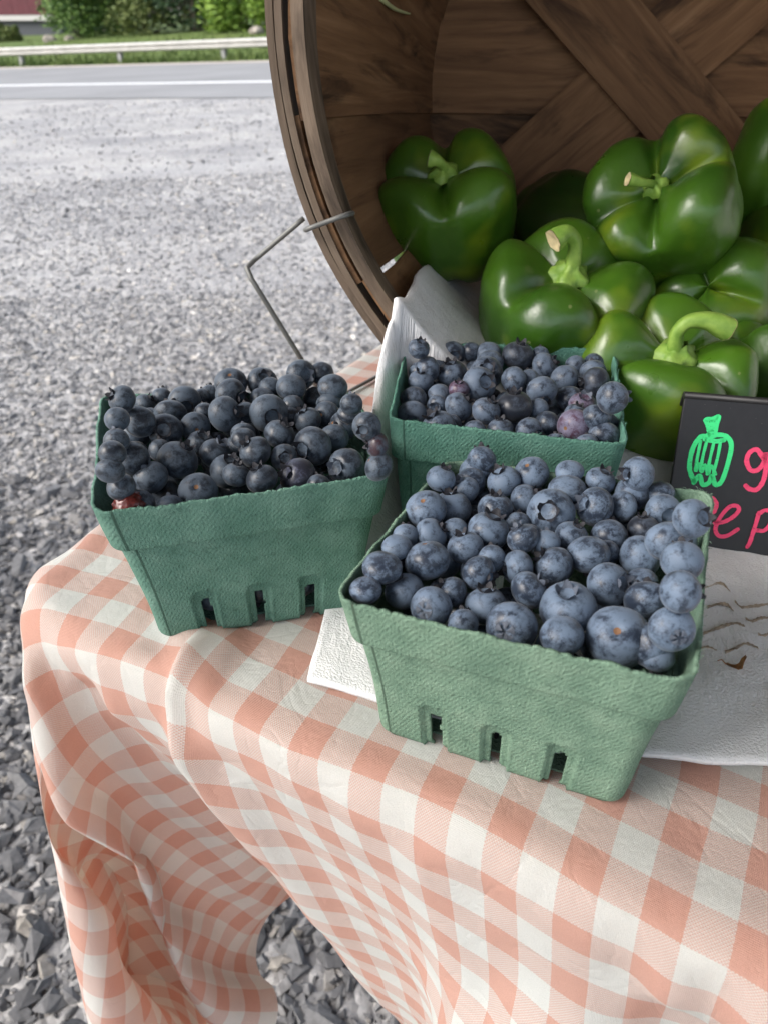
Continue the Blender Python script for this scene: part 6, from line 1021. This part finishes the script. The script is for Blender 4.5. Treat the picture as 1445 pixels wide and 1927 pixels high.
def carton(name, label, corner, zoff, seed):
    """corner: offsets (dx, dy, dz) of the four rim corners, local frame, order FL FR BR BL"""
    cx, cy, yaw = CART[name]
    root = empty('berry_carton', (cx, cy - (.002 if name == 'front' else 0), ZT + zoff), yaw); tag(root, label, 'carton', 'green pulp berry cartons')
    levels = list(np.linspace(0, .0530, 48)) + [.0534, .0538, .0544] + list(np.linspace(.0552, CH, 20)); NL = len(levels)
    led = .0536; bodyL = 49
    N0 = len(sq_ring(.05, .01))
    V = np.zeros((N0, NL, 3)); UV = np.zeros((N0, NL, 2)); SL = np.zeros((N0, NL), bool)
    tear = np.array([noise.noise(Vector((i * .11, seed, 0))) * .0011 + noise.noise(Vector((i * .45, seed, 4))) * .0007 + noise.noise(Vector((i * 1.9, seed, 9))) * .0004 for i in range(N0)])
    for j, z in enumerate(levels):
        f = z / CH; hs = CB_ + (CT - .0021 - CB_) * f + .0021 * sst((z - .0530) / .0016)
        rc = .0060 + .0020 * f
        hs -= .0012 * (1 - sst(z / .003))       # rolled bottom edge
        rg = sq_ring(hs, rc)
        for i, (x, y, k, s) in enumerate(rg):
            zz = z + (tear[i] * sst((z - .060) / (CH - .060)))
            nx, ny = math.cos(R_(k)), math.sin(R_(k))
            inset = 0
            if s is not None:
                for sc in (-.56, .0, .56):
                    dx = (s - sc) * (hs - rc); top = .0205 + .0016 * noise.noise(Vector((seed, sc * 9 + k / 90, 2)))
                    e = .0003 * noise.noise(Vector((i * .8, j * .8, seed)))
                    # outer, pressed-in frame and the opening itself, both arched at the top
                    def inside(hw, tp):
                        if abs(dx) > hw: return -1
                        yy = tp - z
                        if yy < 0: return -1
                        r_ = hw * .8
                        if yy < r_ and abs(dx) > hw - r_ + math.sqrt(max(0, r_ * r_ - (r_ - yy) ** 2)): return -1
                        return 1
                    if inside(.0047, .0258) > 0: inset = .0016
                    elif inside(.0052, .0263) > 0: inset = -.0004
                    if inside(.0025 + e * .8, top + e) > 0: SL[i, j] = True
            wv = .0006 * noise.noise(Vector((x * 40, y * 40, z * 40 + seed))) + .0016 * noise.noise(Vector((x * 14, y * 14, seed * 2)))
            if z > led: wv += .0004 * noise.noise(Vector((i * .09, 3, seed)))
            fx, fy = (x / CT + 1) / 2, (y / CT + 1) / 2; w4 = ((1 - fx) * (1 - fy), fx * (1 - fy), fx * fy, (1 - fx) * fy); g = sst(f * 1.05) * f
            off = sum((Vector(c) * w_ for c, w_ in zip(corner, w4)), Vector()) * g
            V[i, j] = (x + (wv - inset) * nx + off.x, y + (wv - inset) * ny + off.y, zz + off.z); UV[i, j] = (i / N0 * .40, z)
    F = grid_faces(N0, NL, True); fi = F // NL; fj = F % NL
    keep = ~(SL.reshape(-1)[F].all(1)); isb = (fj.max(1) < bodyL)
    uvf = UV.reshape(-1, 2)
    for nm, sel in (('body', keep & isb), ('rim_band', keep & ~isb)):
        ff = F[sel]; used = np.unique(ff); mp_ = -np.ones(N0 * NL, int); mp_[used] = np.arange(len(used))
        o = obj(nm, V.reshape(-1, 3)[used], mp_[ff], PULP[name], root, True, uv=uvf[used])
        md = o.modifiers.new('thick', 'SOLIDIFY'); md.thickness = .0012; md.offset = -1
    rg = sq_ring(CB_ - .0075, .006)
    o = obj('bottom', [(x, y, .0012) for x, y, k, s in rg], [tuple(range(N0))], PULP[name], root, uv=[(x, y) for x, y, k, s in rg])
    o.modifiers.new('thick', 'SOLIDIFY').thickness = .0010
    # torn pulp fibres along the rim
    mg = Merge(); rr = random.Random(seed)
    for k in range(170):
        i = rr.randrange(N0); p = Vector(V[i, -1]); d = Vector((rr.uniform(-1, 1), rr.uniform(-1, 1), rr.uniform(-.2, 1))) * rr.uniform(.0005, .0020)
        v, f = tube([p, p + d * .5 + Vector((0, 0, .0003)), p + d], .00007, 3); mg.add(v, f)
    fb = mg.build('torn_fibre', PULP[name], root); fb['kind'] = 'stuff'
    return root
carton('left', 'teal green pulp carton of dark blueberries standing at the table corner', [(-.005, .001, -.001), (.004, .001, .0), (.009, -.010, -.006), (-.009, .001, .001)], .0006, 3.3)
carton('front', 'sage green pulp carton of pale blueberries, the nearest one', [(-.003, -.003, -.0035), (.001, -.001, -.001), (.002, .0, .0), (.003, -.007, -.004)], .0004, 7.1)
carton('back', 'blue green pulp carton of blueberries beside the white towel, in front of the peppers', [(.001, .002, .002), (-.001, -.001, -.001), (.002, .001, .001), (-.003, .0, -.001)], .0026, 11.9)
# ================================================================== BLUEBERRIES
def berry_mat(name, skin, bloom, amt):
    m, t, b = mat(name, 0.5, 0.4)
    v = objvec(t); f1 = noisen(t, v, 1.7, 5, .62, .4); f2 = noisen(t, v, 9, 4, .7); f3 = noisen(t, v, 1.1, 2)
    oi = nd(t, 'ObjectInfo')
    k = math_(t, 'ADD', math_(t, 'MULTIPLY', f1, 1.0), math_(t, 'MULTIPLY', math_(t, 'SUBTRACT', f2, .5), .45))
    k = math_(t, 'ADD', k, math_(t, 'MULTIPLY', math_(t, 'SUBTRACT', oi.outputs['Random'], .5), .16))
    mk = ramp(t, k, [(.38 - amt, (0.06, 0.06, 0.06)), (.47 - amt, (.55, .55, .55)), (.58 - amt, (1, 1, 1))])
    lk(t, mixc(t, mk, skin, mixc(t, f3, tuple(x * .72 for x in bloom), bloom)), b.inputs['Base Color'])
    lk(t, math_(t, 'ADD', math_(t, 'MULTIPLY', mk, .30), .30), b.inputs['Roughness'])
    bump(t, b, f2, .15, .0002)
    b.inputs['Sheen Weight'].default_value = .12; b.inputs['Sheen Roughness'].default_value = .5
    return m
BM = {'left': berry_mat('dark_berry_skin', (.008, .012, .020), (.072, .098, .132), -.03), 'back': berry_mat('berry_skin', (.010, .015, .027), (.112, .150, .21), -.015), 'front': berry_mat('bloomy_berry_skin', (.013, .020, .036), (.138, .190, .268), .0)}
BMX = {1: berry_mat('brown_grey_berry_skin', (.02, .022, .028), (.10, .11, .125), -.02), 2: berry_mat('reddish_berry_skin', (.032, .012, .018), (.07, .095, .13), -.04), 3: berry_mat('shiny_berry_skin', (.013, .014, .024), (.09, .10, .16), -.08),
       4: berry_mat('polished_berry_skin', (.011, .014, .022), (.06, .078, .11), -.09), 5: berry_mat('purplish_berry_skin', (.06, .025, .045), (.17, .16, .235), -.02)}
CROWN = simple('berry_crown', (.020, .020, .026), .7, .4, 900); CROWNP = simple('berry_crown_bloom', (.085, .10, .13), .7, .4, 900)
SCAR = simple('stem_scar', (.17, .085, .04), .8, .35, 900)
def berry_mesh(kind, seed):
    NT, NP_ = 28, 20; V = []
    for j in range(NP_ + 1):
        ph = math.pi * j / NP_
        for i in range(NT):
            th = 2 * math.pi * i / NT; x, y, z = math.sin(ph) * math.cos(th), math.sin(ph) * math.sin(th), math.cos(ph)
            s = 1 + .035 * noise.noise(Vector((x * 1.2, y * 1.2, z * 1.2 + seed)))
            z2 = z * s
            if kind == 'crown': z2 -= .20 * math.exp(-(ph / .30) ** 2)
            if kind == 'scar': z2 -= .16 * math.exp(-(ph / .17) ** 2)
            z2 += .05 * math.exp(-((math.pi - ph) / .3) ** 2)
            V.append((x * s, y * s, z2))
    F = []
    for j in range(NP_):
        for i in range(NT):
            a, b_, c, d = j * NT + i, j * NT + (i + 1) % NT, (j + 1) * NT + (i + 1) % NT, (j + 1) * NT + i
            F.append((a, d, c) if j == 0 else ((a, d, b_) if j == NP_ - 1 else (a, d, c, b_)))
    me = bpy.data.meshes.new('blueberry_' + kind); bm = bmesh.new()
    bv = [bm.verts.new(v) for v in V]
    for f in F:
        try: bm.faces.new([bv[q] for q in f])
        except ValueError: pass
    bmesh.ops.remove_doubles(bm, verts=bm.verts, dist=1e-5); bmesh.ops.recalc_face_normals(bm, faces=bm.faces)
    for f in bm.faces: f.smooth = True
    bm.to_mesh(me); bm.free(); me.materials.append(None); return me
def crown_mesh(kind, seed):
    """five-pointed calyx; unit berry, sitting at the +z pole"""
    rs = random.Random(seed); V, F = [], []
    rad = {'open': .40, 'wide': .42, 'star': .38}[kind]
    NR = 50; rows = 5
    for j in range(rows):
        q = j / (rows - 1)
        for i in range(NR):
            a = 2 * math.pi * i / NR; lobe = abs(math.cos(2.5 * a + seed)) ** 1.3; jag = .12 * rs.uniform(-1, 1) * (q > .4)
            if kind == 'star':
                r = rad * (1 - q * (.85 * lobe)) + .02; z = .90 + q * (.13 * lobe - .06) + .02 * jag
            else:
                r = rad * (.80 + q * (.18 + .30 * lobe)) * (1 + jag * .4); z = .83 + q * (.08 + .32 * lobe) * (1 + jag * .6)
            V.append((r * math.cos(a), r * math.sin(a), z))
    F = [(j * NR + i, j * NR + (i + 1) % NR, (j + 1) * NR + (i + 1) % NR, (j + 1) * NR + i) for j in range(rows - 1) for i in range(NR)]
    k0 = len(V); V += [(rad * .80 * math.cos(2 * math.pi * i / NR), rad * .80 * math.sin(2 * math.pi * i / NR), .835) for i in range(NR)] + [(0, 0, .79)]
    F += [(k0 + i, k0 + (i + 1) % NR, k0 + NR) for i in range(NR)]
    me = bpy.data.meshes.new('calyx'); me.from_pydata(V, [], F); me.polygons.foreach_set('use_smooth', [True] * len(F)); me.materials.append(None); me.update(); return me
BME = {k: [berry_mesh(k, s) for s in (1.3, 5.1, 8.8)] for k in ('crown', 'scar')}
CRM = {k: [crown_mesh(k, s) for s in (1, 2, 3, 4)] for k in ('open', 'wide', 'star')}
def scar_mesh():
    V = [(.115 * math.cos(2 * math.pi * i / 14), .115 * math.sin(2 * math.pi * i / 14), .905) for i in range(14)] + [(0, 0, .868)]
    me = bpy.data.meshes.new('stem_scar'); me.from_pydata(V, [], [(i, (i + 1) % 14, 14) for i in range(14)]); me.materials.append(SCAR); me.update(); return me
SCM = scar_mesh()
WHERE = {'left': 'in the left carton at the table corner', 'back': 'in the back carton before the peppers', 'front': 'in the nearest carton'}
def set_mat(o, m):
    o.material_slots[0].link = 'OBJECT'; o.material_slots[0].material = m
def berry(box, x, y, z, r, ax, asp, ty, col, i, label, group, z0=ZT):
    rs = random.Random(i * 13 + len(box))
    crowned = ty in ('c', 'k', 'o')
    me = BME['scar' if ty == 's' else 'crown'][i % 3]
    o = link('blueberry', me, loc=(x, y, z + z0)); set_mat(o, BMX.get(col) or BM[box])
    o.rotation_mode = 'QUATERNION'; o.rotation_quaternion = Vector(ax).normalized().to_track_quat('Z', 'Y') @ Quaternion((0, 0, 1), rs.uniform(0, 6.28))
    k = asp ** (-1 / 3); o.scale = (r * k, r * k, r * k * asp)
    tag(o, label, 'blueberry', group)
    if ty == 's': link('stem_scar', SCM, o)
    elif crowned or ty == 'n':
        kd = {'k': 'star', 'o': 'wide'}.get(ty, 'open'); c = link('calyx', CRM[kd][rs.randrange(4)], o); set_mat(c, CROWNP if (ty in 'k' or rs.random() < .2) else CROWN)
        sc = rs.uniform(.8, 1.08) * (1 if ty != 'o' else .78); c.scale = (sc, sc, 1)
    return o
ORD = ['first', 'second', 'third', 'fourth', 'fifth', 'sixth', 'seventh', 'eighth', 'ninth', 'tenth', 'eleventh', 'twelfth']
for box, lst in BERRIES.items():
    def img(e):
        q = Vector((e[0], e[1], e[2] - .225)); d = q.y * math.cos(PT_) - q.z * math.sin(PT_); return q.x / d, (q.y * math.sin(PT_) + q.z * math.cos(PT_)) / d
    order = sorted([i for i in range(len(lst)) if lst[i][8] != 'r'], key=lambda i: img(lst[i])[1]); rows = max(1, round(len(order) / 8)); per = math.ceil(len(order) / rows)
    place = {}
    for r_ in range(rows):
        for c_, i in enumerate(sorted(order[r_ * per:(r_ + 1) * per], key=lambda i: img(lst[i])[0])): place[i] = (ORD[c_], ORD[r_])
    bname = {'left': 'left carton', 'back': 'back carton', 'front': 'nearest carton'}[box]
    for i, (x, y, z, r, a0, a1, a2, asp, ty, col) in enumerate(lst):
        if ty == 'r': continue
        kind = {'c': 'with crown', 'k': 'with star crown', 'o': 'with wide crown', 's': 'with stem scar', 'n': 'plain'}[ty]
        tone = {0: {'left': 'dark blueberry', 'back': 'blueberry', 'front': 'pale blueberry'}[box], 1: 'wrinkled blueberry', 2: 'reddish blueberry', 3: 'shiny blueberry', 4: 'very dark blueberry', 5: 'purple blueberry'}[col]
        p_ = place[i]
        lab = ('plain ' + tone if ty == 'n' else tone + ' ' + kind) + ', %s from left in %s row from the front, %s' % (p_[0], p_[1], bname)
        berry(box, x, y, z, r, (a0, a1, a2), asp, ty, col, i, lab, 'blueberries ' + WHERE[box])
# berries lower down, seen through the gaps and the slots
rs = random.Random(5)
for box, (cx, cy, yaw) in CART.items():
    pts = [(b_[0], b_[1], b_[2], b_[3]) for b_ in BERRIES[box]]; c, s = math.cos(yaw), math.sin(yaw); got = 0
    # a berry under every heaped berry that nothing else carries
    for q in list(pts):
        if q[2] < .066 or any(o is not q and o[2] < q[2] - .002 and math.dist(o[:3], q[:3]) < (o[3] + q[3]) * 1.12 for o in pts): continue
        dx, dy = cx - q[0], cy - q[1]; L = math.hypot(dx, dy) + 1e-6; r = .0066; k = (q[3] + r) * .97
        n_ = (q[0] + dx / L * k * .45, q[1] + dy / L * k * .45, q[2] - k * .89, r)
        lx, ly = (n_[0] - cx) * c + (n_[1] - cy) * s, -(n_[0] - cx) * s + (n_[1] - cy) * c
        if max(abs(lx), abs(ly)) > CT - .0035 - r: continue
        pts.append(n_); got += 1
        berry(box, *n_, (rs.uniform(-1, 1), rs.uniform(-1, 1), rs.uniform(-1, .2)), .9, 'n', 0, 300 + got, 'shadowed blueberry lower in the heap ' + WHERE[box], 'blueberries deeper ' + WHERE[box])
    for k in range(-1, 2):
        r = .0068; lx, ly = k * .56 * (CB_ - .0085) + rs.uniform(-.002, .002), -CB_ + .0125; z = r + .0045 + rs.uniform(0, .002)
        pts.append((cx + lx * c - ly * s, cy + lx * s + ly * c, z, r))
        berry(box, *pts[-1], (rs.uniform(-1, 1), rs.uniform(-1, 1), rs.uniform(-1, 1)), .88, 'n', 0, 400 + k, 'shadowed blueberry lower in the heap ' + WHERE[box], 'blueberries deeper ' + WHERE[box])
    for tr_ in range(16000):
        if got >= 37: break
        r = rs.uniform(.0050, .0070); z = rs.uniform(.048, .0645) if got < 31 else r + .003 + rs.uniform(0, .012)
        hs = CB_ + (CT - CB_) * z / CH - .0038 - r
        lx, ly = rs.uniform(-hs, hs), rs.uniform(-hs, hs)
        if z < .03: ly = -hs + rs.uniform(0, .01)
        x, y = cx + lx * c - ly * s, cy + lx * s + ly * c
        if any((x - p[0]) ** 2 + (y - p[1]) ** 2 + (z - p[2]) ** 2 < ((r + p[3]) * .88) ** 2 for p in pts): continue
        # stay under the heap: no visible berry pushed out of it
        pts.append((x, y, z, r)); got += 1
        ax = (rs.uniform(-1, 1), rs.uniform(-1, 1), rs.uniform(-1, .4))
        berry(box, x, y, z, r, ax, .88, 'n', 0, 500 + got, 'shadowed blueberry lower in the heap ' + WHERE[box], 'blueberries deeper ' + WHERE[box])
# shrivelled red-brown berry
b_ = [q for q in BERRIES['left'] if q[8] == 'r'][0]
bm = bmesh.new(); bmesh.ops.create_icosphere(bm, subdivisions=4, radius=.0062)
for vv in bm.verts:
    p = vv.co * 420; k = 1 - .30 * abs(noise.noise(p)) - .14 * abs(noise.noise(p * 2.3 + Vector((4, 4, 4)))); vv.co *= k * 1.15
for f in bm.faces: f.smooth = True
me = bpy.data.meshes.new('dried_berry'); bm.to_mesh(me); bm.free(); me.materials.append(simple('dried_berry_skin', (.085, .012, .010), .3, .5, 400))
tag(link('dried_berry', me, loc=(b_[0] + .003, b_[1] + .005, b_[2] + ZT - .004)), 'shrivelled dark red berry in the front corner of the left carton', 'berry')
# ================================================================== BLACK SIGN
SF = np.array([.1407, .3047]); SG = np.array([.192, .2944]); sd_ = (SG - SF) / np.linalg.norm(SG - SF); sn_ = np.array([-sd_[1], sd_[0]])
SZ = ZT + .0035
def sp_(s, h, back=0.0, out=0.0):
    """point on the front panel: s along, h up the panel (0..1), front panel leans back; out = lift off its face"""
    hgt, lean = .0705, .026
    p = SF + sd_ * s + sn_ * (lean * h - out * .94); return Vector((p[0], p[1], SZ + hgt * h + out * .34))
SL_ = .155
sg = empty('price_sign', (float(SF[0]), float(SF[1]), SZ)); so_ = Vector((float(SF[0]), float(SF[1]), SZ))
tag(sg, 'black tent sign with a green chalk pepper and pink lettering, before the peppers', 'sign')
blk, t, b = mat('black_board', .45, .4)
v = objvec(t); f = noisen(t, v, 300, 4); sc_ = nd(t, 'TexVoronoi'); sc_.inputs['Scale'].default_value = 260; lk(t, v, sc_.inputs['Vector'])
dots = math_(t, 'LESS_THAN', sc_.outputs['Distance'], .045)
lk(t, mixc(t, math_(t, 'MULTIPLY', dots, .5), mixc(t, f, (.010, .010, .011), (.020, .019, .020)), (.16, .13, .13)), b.inputs['Base Color'])
def panel(name, q, th):
    n = (q[1] - q[0]).cross(q[3] - q[0]).normalized() * th
    V = [p - so_ for p in q] + [p + n - so_ for p in q]
    o = obj(name, V, [(3, 2, 1, 0), (4, 5, 6, 7), (0, 1, 5, 4), (1, 2, 6, 5), (2, 3, 7, 6), (3, 0, 4, 7)], blk, sg)
    bv = o.modifiers.new('b', 'BEVEL'); bv.width = .0006; bv.segments = 2
    return o
panel('front_panel', [sp_(0, 0), sp_(SL_, 0), sp_(SL_, 1), sp_(0, 1)], -.0022)
bk = lambda s, h: Vector((*(SF + sd_ * s + sn_ * (.026 + .030 * (1 - h) + .003)), SZ + .0705 * h))
panel('back_panel', [bk(0, 0), bk(0, .995), bk(SL_, .995), bk(SL_, 0)], .0022)
v, f = tube([sp_(.0003, 1.0) - so_ + Vector((0, .0012, -.0002)), sp_(SL_ - .0003, 1.0) - so_ + Vector((0, .0012, -.0002))], .0019, 10); obj('ridge', v, f, blk, sg, True)
def chalk(name, c):
    m, t, b = mat(name, .8, .2); v = objvec(t); mpx = nd(t, 'Mapping'); mpx.inputs['Scale'].default_value = (.35, 1, 1.4); mpx.inputs['Rotation'].default_value = (0, R_(35), 0); lk(t, v, mpx.inputs['Vector']); f = noisen(t, mpx.outputs[0], 1100, 4, .75)
    lk(t, mixc(t, ramp(t, f, [(.30, (0, 0, 0)), (.40, (1, 1, 1))]), (.03, .03, .03), c), b.inputs['Base Color']); return m
GREEN = chalk('green_chalk', (.06, .72, .24)); PINK = chalk('pink_chalk', (.80, .075, .17))
# pixel of the drawing -> panel coordinates (s, h): the panel is a plane, so solve the ray
pa, pb_, pc_ = sp_(0, 0, out=.0004), sp_(1, 0, out=.0004), sp_(0, 1, out=.0004)
def on_panel(x, y):
    r = Vector(pray(x, y)); o = Vector((0, 0, ZC)); e1, e2 = pb_ - pa, pc_ - pa; n = e1.cross(e2); k = (pa - o).dot(n) / r.dot(n); p = o + r * k - pa
    a, b2, c, d, e = e1.dot(e1), e1.dot(e2), e2.dot(e2), p.dot(e1), p.dot(e2); D = a * c - b2 * b2
    return (c * d - b2 * e) / D, (a * e - b2 * d) / D
def stroke(name, px, wpx, m, lift):
    """painted line on the face: flat ribbon with rounded ends"""
    P_ = [Vector((*on_panel(*q), 0)) for q in px]
    P_ = [Vector((p.x, p.y * .0751, 0)) for p in P_]
    P_ = spline(P_, 7); n = len(P_); hw = wpx / 2 * .00025
    V, F = [], []
    for i, p in enumerate(P_):
        t_ = (P_[min(i + 1, n - 1)] - P_[max(i - 1, 0)]).normalized(); q = Vector((-t_.y, t_.x, 0)); w_ = hw * (1 + .16 * noise.noise(Vector((i * .5, lift * 1e4, 1))))
        V += [p - q * w_, p + q * w_]
        if i: F.append((2 * i - 2, 2 * i - 1, 2 * i + 1, 2 * i))
    for e, i in ((0, 0), (1, n - 1)):
        c = len(V); V.append(P_[i])
        for k in range(10): a = 2 * math.pi * k / 10; V.append(P_[i] + Vector((math.cos(a), math.sin(a), 0)) * hw)
        F += [(c, c + 1 + k, c + 1 + (k + 1) % 10) for k in range(10)]
    W_ = [sp_(p.x, p.y / .0751, out=lift) - so_ for p in V]
    return obj(name, W_, F, m, sg)
gl = [[(1305, 905), (1297, 880), (1303, 845), (1318, 822), (1335, 822), (1352, 818), (1368, 822), (1376, 838), (1370, 870), (1358, 905), (1346, 912), (1340, 895), (1334, 908), (1322, 912), (1316, 895), (1305, 908)],
      [(1335, 815), (1332, 800), (1328, 790), (1342, 788), (1352, 784), (1347, 802), (1344, 818), (1332, 818)], [(1340, 790), (1339, 812)],
      [(1318, 830), (1312, 860), (1308, 885)], [(1330, 828), (1322, 860), (1318, 886)], [(1344, 828), (1336, 862), (1330, 892)], [(1356, 828), (1350, 860), (1342, 890)], [(1326, 826), (1346, 830), (1362, 828)], [(1310, 885), (1314, 872), (1320, 888), (1326, 874), (1332, 892), (1338, 876), (1346, 892)]]
for k, px in enumerate(gl): stroke('pepper_drawing', px, 9 if k in (0, 1, 2, 7) else 6, GREEN, .0004 + .00003 * k)
pk = [[(1436, 862), (1424, 846), (1410, 852), (1405, 868), (1412, 884), (1426, 884), (1438, 868), (1440, 852), (1441, 880), (1436, 905), (1424, 921), (1410, 920), (1403, 914)],   # g
      [(1332, 940), (1341, 938), (1348, 948), (1344, 962), (1334, 968)], [(1334, 940), (1328, 992), (1322, 1010)],   # P
      [(1345, 984), (1362, 982), (1380, 972), (1390, 960), (1386, 952), (1372, 954), (1356, 972), (1346, 994), (1352, 1008), (1368, 1008), (1388, 996)],   # e
      [(1428, 965), (1420, 992), (1411, 1020), (1406, 1029)], [(1426, 968), (1440, 960), (1452, 966), (1450, 984), (1438, 998), (1424, 998)]]   # p
for k, px in enumerate(pk): stroke('lettering', px, 9 if k == 0 else 8, PINK, .0004 + .00003 * k)
